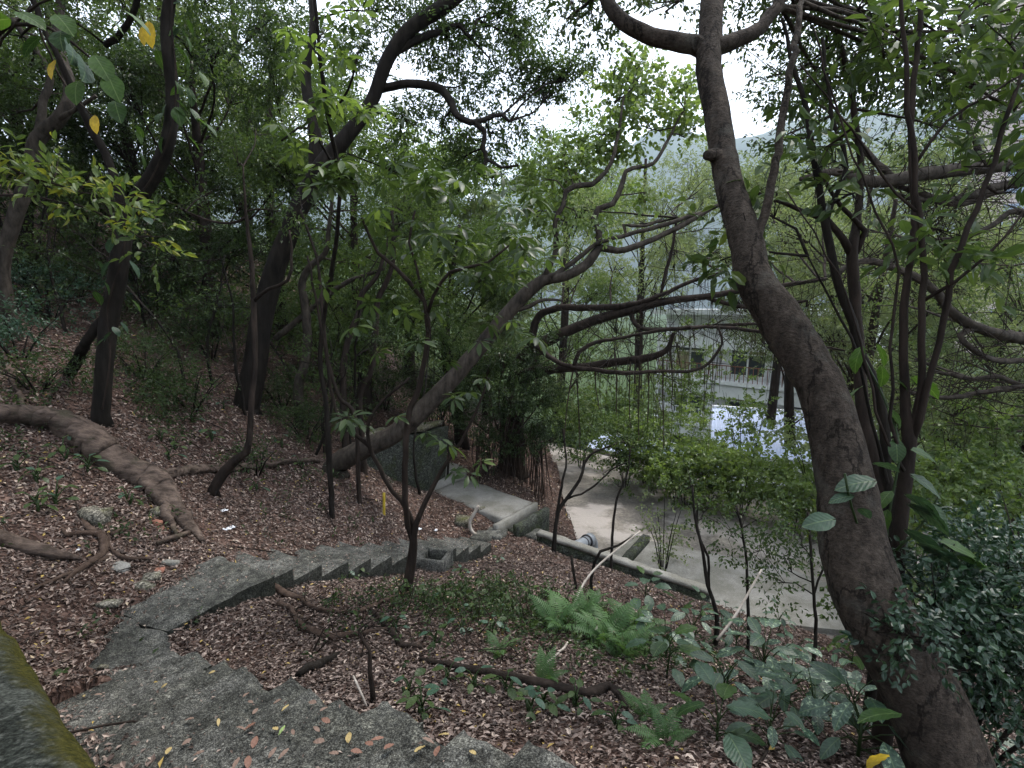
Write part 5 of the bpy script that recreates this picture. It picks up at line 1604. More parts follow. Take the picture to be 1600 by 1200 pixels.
def broad_leaf(name, L, Wd, seed, mat, heart=0., wave=.0):
    """blade along +x, upper side +z, petiole end at the origin"""
    rg = np.random.default_rng(seed)
    n = 11
    ts = np.linspace(0, 1, n)
    prof = np.sin(math.pi * np.clip(ts, 0, 1) ** (.72 if heart else .85)) ** .75
    prof[0], prof[-1] = .05, .0
    if heart:
        prof[1] = max(prof[1], .62)
    v, f = [], []
    ph = rg.uniform(0, 6)
    for i, t in enumerate(ts):
        w = prof[i] * Wd * .5
        z = -.26 * L * t ** 2
        x = L * t - .12 * L * t * t
        wl_ = wave * Wd * math.sin(i * 2.3 + ph)
        bk = -heart * L * max(0, .22 - t) * 1.0
        for s_, zz in ((1, .17 * w + wl_), (.55, .05 * w + .004 * math.sin(i * 2 + ph)), (0, 0), (-.55, .05 * w - .004 * math.sin(i * 2 + ph)), (-1, .17 * w - wl_)):
            v.append((x + bk * abs(s_), s_ * w, z + zz - .10 * w * abs(s_)))
    for i in range(n - 1):
        for j in range(4):
            a_ = i * 5 + j
            f.append((a_, a_ + 5, a_ + 6, a_ + 1))
    mb = MB()
    mb.add(v, f, rg.uniform(.25, .8))
    return mb.mesh(name, M[mat])


BL = {'dumb': [broad_leaf('leaf', .28, .115, 300 + i, ('blade_blue', 'variegated', 'blade_blue', 'variegated')[i], 0, .02) for i in range(4)],
      'taro': [broad_leaf('leaf', .30, .19, 310 + i, ('blade_blue', 'blade_green', 'blade_dark')[i], .9, .05) for i in range(3)],
      'vine': [broad_leaf('leaf', .24, .15, 320 + i, ('blade_green', 'blade_blue', 'blade_green', 'blade_dark')[i], .6, .02) for i in range(4)],
      'yellow': [broad_leaf('leaf', .24, .13, 330, 'leaf_yellow', .4, .03)],
      'seed': [broad_leaf('leaf', .10, .05, 340 + i, ('leaf_bluish', 'leaf_dark', 'leaf_mid')[i], 0, .02) for i in range(3)]}


def broad_plant(name, label, cat, px, py, kind, nl, s, ht, group=None, spread=1.0, lowest=.15):
    g = gp(px, py)
    root = thing(name, label, cat, g, group)
    tw = MB()
    tube(tw, [g - UP * .05, g + np.array([RNG.normal(0, .03), RNG.normal(0, .03), ht * .6])], [.014 * s, .010 * s], 7, .1, .05)
    for i in range(nl):
        a_ = i * 2.4 + RNG.uniform(-.35, .35)
        t = (i + .5) / nl
        el = .25 + .9 * t
        hb = ht * (.15 + .45 * t)
        pl_ = ht * (.35 + .35 * RNG.uniform()) * spread
        b0 = np.array([0, 0, hb])
        e0 = b0 + np.array([math.cos(a_) * math.cos(el), math.sin(a_) * math.cos(el), math.sin(el)]) * pl_
        tube(tw, [g + b0, g + (b0 + e0) / 2 + UP * .02, g + e0], [.006 * s, .005 * s, .004 * s], 5, .1, 0, 0, False)
        me = BL[kind][RNG.integers(len(BL[kind]))]
        put('leaf', me, root, e0, (RNG.normal(0, .25), RNG.uniform(-.15, .5) - .35 * t, a_), s * RNG.uniform(.7, 1.15))
    under(tw.build('stalks', M['leaf_mid']), root)
    return root


BP = [
    ('dieffenbachia', 'speckled dieffenbachia with upright new leaf among the ferns and the thick trunk', 1190, 1075, 'dumb', 15, 1.0, .55),
    ('dieffenbachia', 'speckled dieffenbachia just below the pale dead stalk', 1150, 1020, 'dumb', 10, .9, .45),
    ('dieffenbachia', 'speckled dieffenbachia on the bank below the raised slab', 1215, 985, 'dumb', 9, .9, .4),
    ('dieffenbachia', 'broad speckled dieffenbachia at the foot of the thick trunk', 1340, 1190, 'dumb', 12, 1.1, .5),
    ('dieffenbachia', 'pale speckled dieffenbachia left of the trunk foot', 1270, 1150, 'dumb', 11, .95, .45),
    ('dieffenbachia', 'low dieffenbachia in the shade beside the trunk foot', 1300, 1090, 'dumb', 9, .8, .4),
    ('dieffenbachia', 'dieffenbachia behind the ruffled taro leaves', 1080, 1010, 'dumb', 10, .9, .45),
    ('dieffenbachia', 'small dieffenbachia in the middle of the broad leaved patch', 1130, 1100, 'dumb', 8, .8, .4),
    ('taro_plant', 'taro with wide ruffled leaves beside the large fern', 1040, 1060, 'taro', 7, .75, .45),
    ('taro_plant', 'taro whose dark leaves stand against the coping of the low wall', 1010, 945, 'taro', 7, .8, .5),
    ('taro_plant', 'taro with one large yellow edged leaf at the bottom of the bank', 1120, 1165, 'taro', 5, .9, .35),
    ('taro_plant', 'taro between the ferns and the speckled plants', 1000, 1020, 'taro', 6, .7, .4),
    ('taro_plant', 'small taro on the bank in front of the thin twin stems', 1095, 965, 'taro', 5, .6, .35),
    ('taro_plant', 'taro with a big backlit leaf behind the thick trunk', 1330, 1040, 'taro', 5, .8, .5),
    ('dieffenbachia', 'dieffenbachia right of the trunk foot below the glossy bush', 1520, 1190, 'dumb', 9, .9, .4),
    ('dieffenbachia', 'half hidden dieffenbachia at the lower edge of the broad leaved patch', 1200, 1170, 'dumb', 9, .85, .35),
    ('dieffenbachia', 'dieffenbachia tucked behind the largest speckled plant', 1240, 1050, 'dumb', 10, .85, .4),
    ('dieffenbachia', 'dieffenbachia at the far side of the broad leaved patch near the twin stems', 1130, 985, 'dumb', 9, .8, .4),
    ('dieffenbachia', 'dark dieffenbachia beside the drooping fern', 1040, 1030, 'dumb', 9, .8, .38),
    ('dieffenbachia', 'dieffenbachia crowding the left side of the trunk foot', 1330, 1130, 'dumb', 10, .9, .4),
    ('dieffenbachia', 'low dieffenbachia between the taro leaf and the trunk foot', 1230, 1110, 'dumb', 10, .85, .35),
]
for nm, lab, px, py, kd, nl, s_, ht in BP:
    broad_plant(nm, lab, nm.split('_')[0], px, py, kd, int(nl * 1.4), s_ * (.86 if py < 1130 else .68), ht * (.92 if py < 1130 else .8))
# seedlings scattered over the slope
sd_group = 'small seedlings on the slope'
SEED = [(140, 740), (100, 720), (60, 755), (200, 790), (120, 690), (250, 690), (300, 660), (330, 690), (265, 720), (275, 705), (350, 640), (420, 650), (440, 700), (500, 690), (470, 735), (400, 770), (60, 800), (90, 790), (30, 740), (520, 745), (650, 930), (690, 945), (740, 960), (720, 990), (620, 985), (680, 1010), (770, 990), (800, 960), (830, 940), (700, 1070), (740, 1080), (790, 1085), (640, 1090), (660, 1120), (850, 1110), (900, 1110), (760, 930), (720, 900), (780, 880), (700, 890), (560, 900), (830, 1120), (960, 1140), (545, 905)]
for i, (px, py) in enumerate(SEED):
    up_ = py < 850
    broad_plant('seedling', 'small leafy seedling growing on the shady slope above the narrow stairs' if up_ else 'small leafy seedling in the litter between the two flights of stairs', 'seedling', px, py, 'seed', int(RNG.integers(5, 9)), 1.0 if not up_ else 1.35, .14 if not up_ else .24, sd_group + (' above' if up_ else ' between the stairs'))

# ------------------------------------------------------------------ climbing vines
def leaf_set(root, items):
    """leaves at photograph points: (px, py, D, length px, kind, index, yaw deg, pitch deg, roll deg)"""
    for px, py, D, ln_, kd, ix, yaw, pit, rol in items:
        me = BL[kd][ix % len(BL[kd])]
        L0 = max(v.co.x for v in me.vertices)
        put('leaf', me, root, Vector(P(px, py, D)) - root.location, (math.radians(rol), math.radians(pit), math.radians(yaw)), .74 * ln_ * D / FPX / L0)


vn = thing('climbing_vine', 'large leaved climbing vine on the fanning stems behind the thick trunk', 'vine', P(1400, 960, 2.9))
tw = MB()
for st in ([(1400, 960, 2.95), (1385, 880, 2.9), (1390, 800, 2.95), (1405, 700, 3.0), (1380, 620, 3.2), (1350, 560, 3.4)], [(1395, 900, 2.9), (1350, 840, 2.7), (1330, 790, 2.62), (1320, 740, 2.6)], [(1400, 860, 2.9), (1440, 820, 2.9), (1470, 770, 2.9)]):
    tube(tw, [P(*s_) for s_ in st], np.full(len(st), .007), 5, .08, .08)
under(tw.build('stem', M['leaf_mid']), vn)
leaf_set(vn, [(1345, 545, 3.3, 52, 'vine', 2, 200, 60, 10), (1372, 540, 3.3, 46, 'vine', 0, -10, 55, 0), (1378, 575, 3.2, 42, 'vine', 0, 30, 60, 20), (1395, 590, 3.1, 40, 'vine', 3, -20, 30, 0), (1345, 605, 3.2, 44, 'vine', 2, 190, 25, 30), (1430, 590, 3.2, 60, 'vine', 0, -15, 30, -20), (1440, 610, 3.1, 44, 'vine', 3, -30, 35, 0),
              (1390, 640, 3.1, 40, 'vine', 0, -60, 40, 0), (1400, 690, 3.0, 46, 'vine', 3, 250, 50, 0), (1368, 724, 2.7, 46, 'vine', 1, -8, 5, -30), (1362, 752, 2.6, 70, 'vine', 1, 170, 8, -25), (1330, 775, 2.6, 44, 'vine', 1, 160, 15, -20), (1300, 812, 2.55, 60, 'vine', 1, 185, 5, -40), (1345, 795, 2.6, 34, 'vine', 1, 20, 30, -30),
              (1430, 705, 2.9, 60, 'vine', 0, -5, 15, 20), (1428, 745, 2.9, 66, 'vine', 3, -25, 25, 15), (1420, 775, 2.85, 62, 'vine', 1, -30, 20, -35), (1425, 790, 2.85, 80, 'vine', 1, -25, 25, -30), (1390, 770, 2.9, 50, 'vine', 2, 200, 30, 10), (1385, 800, 2.9, 46, 'vine', 2, 220, 40, 30), (1452, 790, 2.8, 56, 'vine', 3, -45, 40, 20),
              (1420, 830, 2.8, 70, 'vine', 1, -20, 25, -35), (1440, 850, 2.75, 84, 'vine', 1, -15, 20, -30), (1480, 850, 2.7, 90, 'vine', 0, -10, 15, 10), (1500, 870, 2.7, 80, 'vine', 3, -8, 10, 10), (1335, 990, 2.9, 60, 'vine', 2, 190, -5, 40), (1400, 1115, 2.2, 80, 'vine', 3, 175, 0, 20), (1385, 1180, 2.1, 60, 'yellow', 0, 120, 50, 30),
              (1200, 385, 3.2, 40, 'vine', 0, 180, 25, 20), (1120, 380, 3.3, 40, 'vine', 3, 200, 10, 30), (1230, 485, 3.1, 34, 'vine', 2, 170, 10, 30)])
vl = thing('climbing_vine', 'heart leaved vine hugging the dark trunk above the fallen trunk', 'vine', P(165, 640, 7.1))
tw = MB()
for st in ([(160, 640, 7.1), (172, 560, 7.05), (168, 480, 7.1), (192, 400, 7.0), (200, 330, 7.0), (236, 280, 6.95), (268, 200, 6.85), (275, 120, 6.8), (268, 40, 6.75), (272, -30, 6.7)],):
    tube(tw, [P(*s_) for s_ in st], np.full(len(st), .012), 5, .1, .08)
under(tw.build('stem', M['bark_brown']), vl)
its = [(172, 520, 7.0, 22, 'vine', 1, 190, 40, 0), (178, 512, 7.0, 22, 'vine', 1, -20, 40, 0), (190, 505, 7.0, 22, 'vine', 1, 10, 50, 0), (165, 528, 7.0, 24, 'vine', 1, 200, 30, 0), (208, 470, 7.0, 26, 'vine', 0, 20, 50, 0), (170, 410, 6.9, 34, 'vine', 1, 200, 50, 0), (205, 410, 6.9, 34, 'vine', 1, 10, 55, 0), (175, 375, 6.9, 28, 'vine', 1, 170, 50, 0)]
for i in range(26):
    t = RNG.uniform(0, 1)
    its.append((160 + 130 * t + RNG.normal(0, 22), 470 - 480 * t, 6.9, RNG.uniform(22, 34), 'vine', int(RNG.integers(0, 4)), RNG.uniform(0, 360), RNG.uniform(20, 70), RNG.uniform(-20, 20)))
for i in range(16):
    its.append((RNG.uniform(275, 320), RNG.uniform(10, 230), 6.5, RNG.uniform(26, 40), 'vine', (0, 3, 0, 2)[i % 4], RNG.uniform(-50, 40), RNG.uniform(30, 75), RNG.uniform(-20, 20)))
its += [(232, 36, 6.0, 46, 'yellow', 0, 270, 80, 0), (225, 40, 6.2, 40, 'yellow', 0, 250, 70, 0)]
leaf_set(vl, its)
lb = tree('overhanging_sapling', 'big leaved sapling bough hanging into view at the upper left corner', 'sapling',
          [[(-60, 640, 5.2, 5), (-70, 400, 5.0, 5), (-60, 200, 4.8, 4.5), (-10, 60, 4.6, 4), (60, 40, 4.5, 3), (130, 80, 4.4, 2.2), (180, 130, 4.4, 1.4)], [(-40, 130, 4.7, 2.6), (40, 20, 4.5, 2), (110, -10, 4.4, 1.5)], [(60, 40, 4.5, 2), (100, 130, 4.5, 1.6), (150, 190, 4.5, 1)],
           [(-62, 250, 4.8, 2.4), (40, 275, 4.6, 2), (130, 300, 4.5, 1.6), (230, 330, 4.4, 1)], [(-62, 300, 4.8, 2.4), (60, 310, 4.6, 2), (150, 330, 4.5, 1.6), (250, 390, 4.4, 1)]],
          [(60, 290, 4.6, .3, 9), (120, 300, 4.5, .25, 8), (30, 270, 4.6, .25, 6), (170, 330, 4.5, .25, 8), (240, 370, 4.5, .25, 7), (90, 270, 4.6, .2, 6)],
          bark='bark_brown', leaf='leaf_mid', L=.10, ratio=.42, tl=.2, k=7, sides=8, base=.7, hi=True, twig_r=.004, grounded=True)
leaf_set(lb, [(30, 20, 4.4, 60, 'vine', 0, -10, 20, 30), (10, 30, 4.4, 56, 'vine', 0, 190, 10, 30), (90, 25, 4.3, 60, 'vine', 0, -30, 35, 30), (110, 70, 4.3, 70, 'vine', 1, -38, 40, -50), (130, 95, 4.3, 70, 'vine', 1, -40, 42, -50), (150, 90, 4.3, 62, 'vine', 0, -30, 45, 30), (170, 120, 4.3, 60, 'vine', 0, -40, 50, 30), (95, 50, 4.3, 60, 'vine', 3, -60, 40, 20),
              (120, 130, 4.4, 54, 'vine', 0, -70, 50, 10), (180, 160, 4.4, 50, 'vine', 3, -50, 50, 20), (85, 95, 4.4, 40, 'yellow', 0, 250, 60, 0), (148, 182, 4.4, 34, 'yellow', 0, 270, 75, 0), (200, 20, 4.4, 50, 'vine', 0, 20, 30, 20), (60, 60, 4.4, 50, 'vine', 3, 200, 40, 0), (160, 20, 4.4, 46, 'vine', 0, 30, 30, 20)])

# ------------------------------------------------------------------ stones, bricks and scraps
def chunk(name, label, cat, px, py, size, mat, seed, group=None):
    g = gp(px, py)
    mb = MB()
    a_ = RNG.uniform(-.5, .5)
    ax, ay = np.array([math.cos(a_), math.sin(a_), RNG.normal(0, .12)]), np.array([-math.sin(a_), math.cos(a_), RNG.normal(0, .12)])
    sx_, sy_, sz_ = size
    rough_box(mb, g - ax * sx_ / 2 - ay * sy_ / 2 - UP * sz_ * .35, ax * sx_, ay * sy_, np.cross(ax, ay) * sz_, (4, 3, 3), min(size) * .10, min(size) * .22, 9., seed)
    return tag(mb.build(name, M[mat]), label, cat, group)


chunk('mossy_stone', 'yellowish mossy block of stone below the fallen trunk', 'stone', 150, 814, (.34, .26, .24), 'stone', 1)
chunk('stone', 'round brown stone at the lower end of the fallen trunk', 'stone', 250, 804, (.16, .14, .14), 'stone', 2)
chunk('brick_fragment', 'orange brick fragment beside the round brown stone', 'brick', 244, 819, (.13, .08, .07), 'brick', 3)
chunk('brick_fragment', 'dull brick fragment half sunk in the litter under the orange one', 'brick', 248, 828, (.12, .09, .05), 'brick', 33)
chunk('stone', 'flat grey slab of stone beside the dark curving root', 'stone', 187, 889, (.24, .13, .08), 'concrete_smooth', 4)
chunk('stone', 'pale broken block on the litter above the first slab', 'stone', 266, 882, (.17, .09, .07), 'concrete_smooth', 5)
chunk('stone', 'mossy block at the corner of the first slab', 'stone', 238, 905, (.16, .12, .09), 'stone', 6)
chunk('stone', 'greenish block set against the left edge of the first slab', 'stone', 222, 922, (.18, .13, .10), 'stone', 7)
chunk('stone', 'pinkish flat stone beside the mossy block', 'stone', 245, 893, (.14, .10, .04), 'brick', 8)
chunk('stone', 'yellow rounded rock near the bleached white stick', 'stone', 724, 818, (.36, .28, .24), 'stone', 9)
chunk('stone', 'small angular stone at the edge of the path slab', 'stone', 752, 800, (.26, .2, .18), 'stone', 10)
chunk('stone', 'grey lump of concrete on the worn stairs', 'stone', 162, 1044, (.09, .045, .04), 'stone', 11)
chunk('stone', 'dark stone in the litter left of the landing', 'stone', 170, 945, (.18, .14, .05), 'stone', 12)
chunk('boulder', 'grey boulder on the shady slope behind the slim grey stem', 'boulder', 520, 530, (1.1, .8, .9), 'stone', 13)
for px, py, lab in ((120, 862, 'crumpled white scrap lying beside the weathered grey branch'), (350, 800, 'white scrap on the litter right of the fallen trunk'), (362, 826, 'small white scrap on the litter above the stairs'), (355, 829, 'torn white scrap next to a smaller one above the stairs'), (655, 828, 'white twisted scrap by the forked sapling'), (680, 830, 'white broken piece near the twisted scrap')):
    g = gp(px, py)
    mb = MB()
    n = 5
    vv, ff = [], []
    for i in range(n):
        for j in range(n):
            vv.append(g + np.array([(i - 2) * .022, (j - 2) * .018, .02 + .012 * math.sin(i * 2.1 + j) + .01 * RNG.uniform()]))
    for i in range(n - 1):
        for j in range(n - 1):
            a_ = i * n + j
            ff.append((a_, a_ + n, a_ + n + 1, a_ + 1))
    mb.add(vv, ff)
    o = tag(mb.build('paper_scrap', M['paper'], smooth=False), lab, 'scrap')
    md = o.modifiers.new('thickness', 'SOLIDIFY')
    md.thickness = .003

# ------------------------------------------------------------------ buildings below the wood
M['white_wall'] = plain_mat('white_wall', (.78, .78, .80), .8, .2, 0, .08, 3)
M['white_trim'] = plain_mat('white_trim', (.82, .82, .84), .6)
M['glass'] = plain_mat('glass', (.05, .06, .07), .12, .6)
M['curtain'] = plain_mat('curtain', (.30, .26, .16), .9)
M['rust'] = plain_mat('rust', (.22, .09, .06), .8)
M['blue_roof'] = plain_mat('blue_roof', (.44, .50, .66), .45, .5, 0, .1, 2)
M['tower_wall'] = plain_mat('tower_wall', (.46, .38, .36), .8, .2, 0, .06, .3)
M['tower_glass'] = plain_mat('tower_glass', (.22, .27, .36), .2, .6)

cR, cL = P(1330, 600, 27), P(1025, 600, 36)
fx = cL - cR
fx[2] = 0
FL = np.linalg.norm(fx)
fx /= FL
fn = np.array([-fx[1], fx[0], 0])
if np.dot(fn, -cR) < 0:
    fn = -fn
fn /= np.linalg.norm(fn)
o0 = np.array([cR[0], cR[1], 0])
zslab = (ray(1100, 594)[2]) * 33.2
apt = thing('apartment_block', 'white apartment block with railed balconies seen through the trees', 'building', (o0[0], o0[1], zslab - 7.2))
ST = 3.0
box_ = MB()
box(box_, o0 - fn * 6 + UP * (zslab - 9), fx * FL, fn * 5.0, UP * 13.2)
under(box_.build('wall', M['white_wall'], smooth=False), apt)
for sidx in range(-2, 1):
    zb = zslab + ST * sidx
    mb = box(MB(), o0 - fn * 1.0 + UP * (zb - .12), fx * FL, fn * 1.25, UP * .24)
    under(mb.build('balcony_slab', M['white_trim'], smooth=False), apt)
    mb = box(MB(), o0 - fn * .06 + UP * (zb + 2.05), fx * FL, fn * .12, UP * .75)
    under(mb.build('canopy_panel', M['white_wall'], smooth=False), apt)
    for k_ in range(4):
        mb = box(MB(), o0 - fn * .99 + fx * (FL * k_ / 3.0 - .1) + UP * (zb + .13), fx * .2, fn * .9, UP * 2.7)
        under(mb.build('partition', M['white_trim'], smooth=False), apt)
    mb = MB()
    nb_ = int(FL / .28)
    for k_ in range(nb_):
        box(mb, o0 + fn * .14 + fx * (k_ * .28) + UP * (zb + .12), fx * .035, fn * .03, UP * .92)
    box(mb, o0 + fn * .13 + UP * (zb + 1.04), fx * FL, fn * .06, UP * .06)
    rl = under(mb.build('railing', M['rust' if sidx == 0 else 'white_trim'], smooth=False), apt)
    for k_ in range(3):
        wx = FL * (k_ + .5) / 3 - 1.15
        fr_o = o0 - fn * .97 + fx * wx + UP * (zb + .35)
        mb = MB()
        for (u0, u1, v0, v1) in ((0, 2.3, 0, .1), (0, 2.3, 2.1, 2.2), (0, .1, .1, 2.1), (2.2, 2.3, .1, 2.1), (1.1, 1.2, .1, 2.1), (.1, 1.1, 1.35, 1.43), (1.2, 2.2, 1.35, 1.43)):
            box(mb, fr_o + fx * u0 + UP * v0, fx * (u1 - u0), fn * .09, UP * (v1 - v0))
        wf = under(mb.build('window', M['white_trim'], smooth=False), apt)
        for q_, (u0, u1, v0, v1) in enumerate(((.1, 1.1, .1, 1.35), (1.2, 2.2, .1, 1.35), (.1, 1.1, 1.43, 2.1), (1.2, 2.2, 1.43, 2.1))):
            pn = box(MB(), fr_o + fx * u0 + UP * v0 - fn * .02, fx * (u1 - u0), fn * .03, UP * (v1 - v0)).build('pane', M['curtain' if (k_ + q_ + sidx) % 3 == 0 else 'glass'], smooth=False)
            pn.parent = wf
mb = box(MB(), o0 - fn * 6.3 + UP * (zslab + 4.2) - fx * .3, fx * (FL + .6), fn * 6.6, UP * .35)
under(mb.build('roof', M['white_trim'], smooth=False), apt)


def shed(label, e0, e1, depth, rise, zf, wall_z, npan):
    """mono pitch shed with a roof of sheets: eaves from e0 to e1, running back by depth"""
    e0, e1 = np.array([e0[0], e0[1], zf]), np.array([e1[0], e1[1], zf])
    u = e1 - e0
    L_ = np.linalg.norm(u)
    u /= L_
    bk = np.array([-u[1], u[0], 0])
    if bk[1] < 0:
        bk = -bk
    root = thing('shed', label, 'shed', (e0[0], e0[1], wall_z))
    box_ = box(MB(), np.array([*(e0 + bk * .3)[:2], wall_z]) + u * .2, u * (L_ - .4), bk * (depth - .6), UP * (zf - wall_z - .05))
    under(box_.build('wall', M['white_wall'], smooth=False), root)
    w = L_ / npan
    for i in range(npan):
        mb = MB()
        nc = 8
        vv, ff = [], []
        for j in range(nc + 1):
            zc = .022 * math.cos(j * math.pi) + (.012 if i % 2 else 0)
            for t in (0, 1):
                vv.append(e0 + u * (w * i + (w + .04) * j / nc) + bk * depth * t + UP * (rise * t + zc + .05))
        for j in range(nc):
            ff.append((2 * j, 2 * j + 2, 2 * j + 3, 2 * j + 1))
        mb.add(vv, ff)
        o = under(mb.build('roof_sheet', M['blue_roof'], smooth=False), root)
        o.modifiers.new('thickness', 'SOLIDIFY').thickness = .01
    mb = box(MB(), e0 + bk * depth + UP * (rise - .05), u * L_, bk * .15, UP * .22)
    under(mb.build('ridge', M['white_trim'], smooth=False), root)
    return root


shed('long low shed with a pale blue sheet roof along the far edge of the yard', (3.2, 21.9), (7.4, 18.2), 1.7, .25, -6.1, -9.0, 5)
sa, sb = P(1110, 712, 22.5), P(1330, 700, 20.5)
shed('larger shed with a pale blue sheet roof below the apartment block', sa[:2], sb[:2], 5.5, 1.0, -6.35, -9.5, 8)

tw_o = P(1545, 300, 120)
tower = thing('apartment_tower', 'tall pinkish apartment tower behind the leaves at the right', 'tower', (tw_o[0], tw_o[1], -11))
ux, uy = np.array([.9, -.43, 0]), np.array([.43, .9, 0])
mb = box(MB(), np.array([tw_o[0], tw_o[1], -12]), ux * 40, uy * 20, UP * 130)
under(mb.build('wall', M['tower_wall'], smooth=False), tower)
for i in range(30):
    for k_ in range(3):
        mb = box(MB(), np.array([tw_o[0], tw_o[1], -6 + 4.0 * i]) + ux * (3 + 12.5 * k_) - uy * .15, ux * 8, uy * .3, UP * 1.7)
        under(mb.build('window', M['tower_glass'], smooth=False), tower)

# far wooded hills
m, nt, b, out = new_mat('far_forest')
c = ramp(nt, noise_tex(nt, .03, 8, .7), [(.35, (.014, .030, .014)), (.65, (.045, .075, .030))])
nt.links.new(c, b.inputs['Base Color'])
b.inputs['Roughness'].default_value = .95
M['far_forest'] = m
NX, NY = 120, 24
vv = []
for i in range(NX + 1):
    u = i / NX
    ang = math.radians(-62 + 124 * u)
    for j in range(NY + 1):
        t = j / NY
        R_ = 1700 + 1500 * t
        px_ = 800 + FPX * math.tan(ang) if abs(ang) < 1.2 else 9999
        top = 2.4 * (225 + 85 * math.exp(-((px_ - 1330) / 330) ** 2) + 24 * math.sin(u * 23) + 14 * math.sin(u * 61 + 1))
        hgt = top * math.sin(math.pi * min(1, t * 1.02) ** .8) ** .9
        nz = mnoise.noise(Vector((i * .35, j * .5, 0))) * 60 * math.sin(math.pi * t)
        vv.append((math.sin(ang) * R_, math.cos(ang) * R_, -14 + max(0, hgt + nz)))
vv = np.array(vv)
ii, jj = np.meshgrid(np.arange(NX), np.arange(NY), indexing='ij')
a_ = (ii * (NY + 1) + jj).ravel()
hill = put('hills', fast_mesh('hills', vv, np.stack([a_, a_ + NY + 1, a_ + NY + 2, a_ + 1], 1), np.zeros(len(vv)), M['far_forest'], True))
tag(hill, 'wooded mountain ridge far beyond the buildings', 'hills', kind='structure')

# ------------------------------------------------------------------ the air
hz = box(MB(), np.array([-3700., -2750, -17]), np.array([7400., 0, 0]), np.array([0, 6250., 0]), UP * 960)
m = bpy.data.materials.new('haze')
m.use_nodes = True
m.node_tree.nodes.clear()
ho = m.node_tree.nodes.new('ShaderNodeOutputMaterial')
hv = m.node_tree.nodes.new('ShaderNodeVolumePrincipled')
hv.inputs['Color'].default_value = (.72, .84, 1, 1)
hv.inputs['Density'].default_value = .00024
m.node_tree.links.new(hv.outputs[0], ho.inputs['Volume'])
tag(hz.build('haze', m, smooth=False), 'thin pale haze in the air', 'haze', kind='stuff')
# ------------------------------------------------------------------ fallen leaves on the ground
def litter():
    lv = Leaves()
    bands = [(0, 4.4, 3600, .040), (4.4, 6.8, 2200, .044), (6.8, 9.5, 1150, .052), (9.5, 14, 420, .07), (14, 22, 90, .11)]
    for r0, r1, dn, L in bands:
        x0, x1, y0, y1 = -r1 * 1.1, r1 * 1.1, .6, r1
        n = int((x1 - x0) * (y1 - y0) * dn)
        x, y = RNG.uniform(x0, x1, n), RNG.uniform(y0, y1, n)
        rr = np.hypot(x, y)
        m = (rr >= r0) & (rr < r1) & (np.abs(x) < 1.12 * y + .6)
        x, y = x[m], y[m]
        m = ~in_poly(x, y, YARD)
        x, y = x[m], y[m]
        # patches where less has fallen
        w = .5 + .5 * np.sin(x * 1.7 + 1.3 * np.sin(y * 1.1)) * np.sin(y * 1.9 + 1.7 * np.sin(x * .8))
        m = RNG.uniform(0, 1, len(x)) < .52 + .48 * np.clip(w * 1.3, 0, 1)
        x, y = x[m], y[m]
        e = .04
        z = H(x, y)
        gxx = (H(x + e, y) - z) / e
        gyy = (H(x, y + e) - z) / e
        N = len(x)
        nn = nrm(np.stack([-gxx, -gyy, np.ones(N)], 1) + RNG.normal(0, .33, (N, 3)))
        ld = nrm(np.cross(nn, RNG.normal(0, 1, (N, 3))))
        LL = L * RNG.uniform(.5, 1.35, N)
        p = np.stack([x, y, z + .006 + RNG.uniform(0, .022, N)], 1) - ld * LL[:, None] * .5
        rnd = np.clip(RNG.beta(1.3, 1.5, N), 0, 1) * .96
        yl = RNG.uniform(0, 1, N)
        rnd[yl > .992] = 1.0
        lv.add(p, ld, nn, LL, LL * RNG.uniform(.32, .55, N), rnd, False, .10)
    o = lv.build('leaf_litter', M['litter'])
    tag(o, 'carpet of brown fallen leaves covering the slope', 'leaf litter', kind='stuff')


litter()


# ------------------------------------------------------------------ ground cover: low sprigs in patches
def ground_cover():
    lv = Leaves()
    n = 26000
    x, y = RNG.uniform(-14, 4, n), RNG.uniform(3.0, 20, n)
    m = np.zeros(n)
    hill = 1 / (1 + np.exp(-(-x - 3.6 - .10 * np.maximum(0, y - 6)) * 2.0))
    pat = np.sin(x * 1.3 + 1.9 * np.sin(y * .7)) * np.sin(y * 1.1 + 1.5 * np.sin(x * .9 + 1)) + .4 * np.sin(x * 4.1 + y * 2.3)
    m = np.clip(pat * 1.2 + .05, 0, 1) * hill * .9
    low = np.exp(-(((x + .25) / .95) ** 2 + ((y - 5.0) / .75) ** 2))
    low2 = np.exp(-(((x - .8) / 1.0) ** 2 + ((y - 4.6) / .8) ** 2))
    m = np.maximum(m, np.maximum(.95 * low, .95 * low2))
    k = RNG.uniform(0, 1, n) < m
    x, y = x[k], y[k]
    z = H(x, y)
    N = len(x)
    p = np.stack([x, y, z + .01], 1)
    ax = np.stack([RNG.normal(0, .6, N), RNG.normal(0, .6, N), RNG.uniform(.5, 1.2, N)], 1)
    lv.sprays(p, ax, 6, .062, .5, .16, .35, False, .4, .7)
    # more of it where the bank is dark and tangled
    n2 = 700
    x2, y2 = RNG.normal(-.1, .8, n2), RNG.normal(4.95, .5, n2)
    p2 = np.stack([x2, y2, H(x2, y2) + .01], 1)
    lv.sprays(p2, np.stack([RNG.normal(0, .6, n2), RNG.normal(0, .6, n2), RNG.uniform(.5, 1.2, n2)], 1), 6, .045, .55, .14, .3, False, .35, .7)
    o = lv.build('ground_cover', M['leaf_dark'])
    tag(o, 'low dark green sprigs scattered over the shady slope', 'ground cover', kind='stuff')


ground_cover()


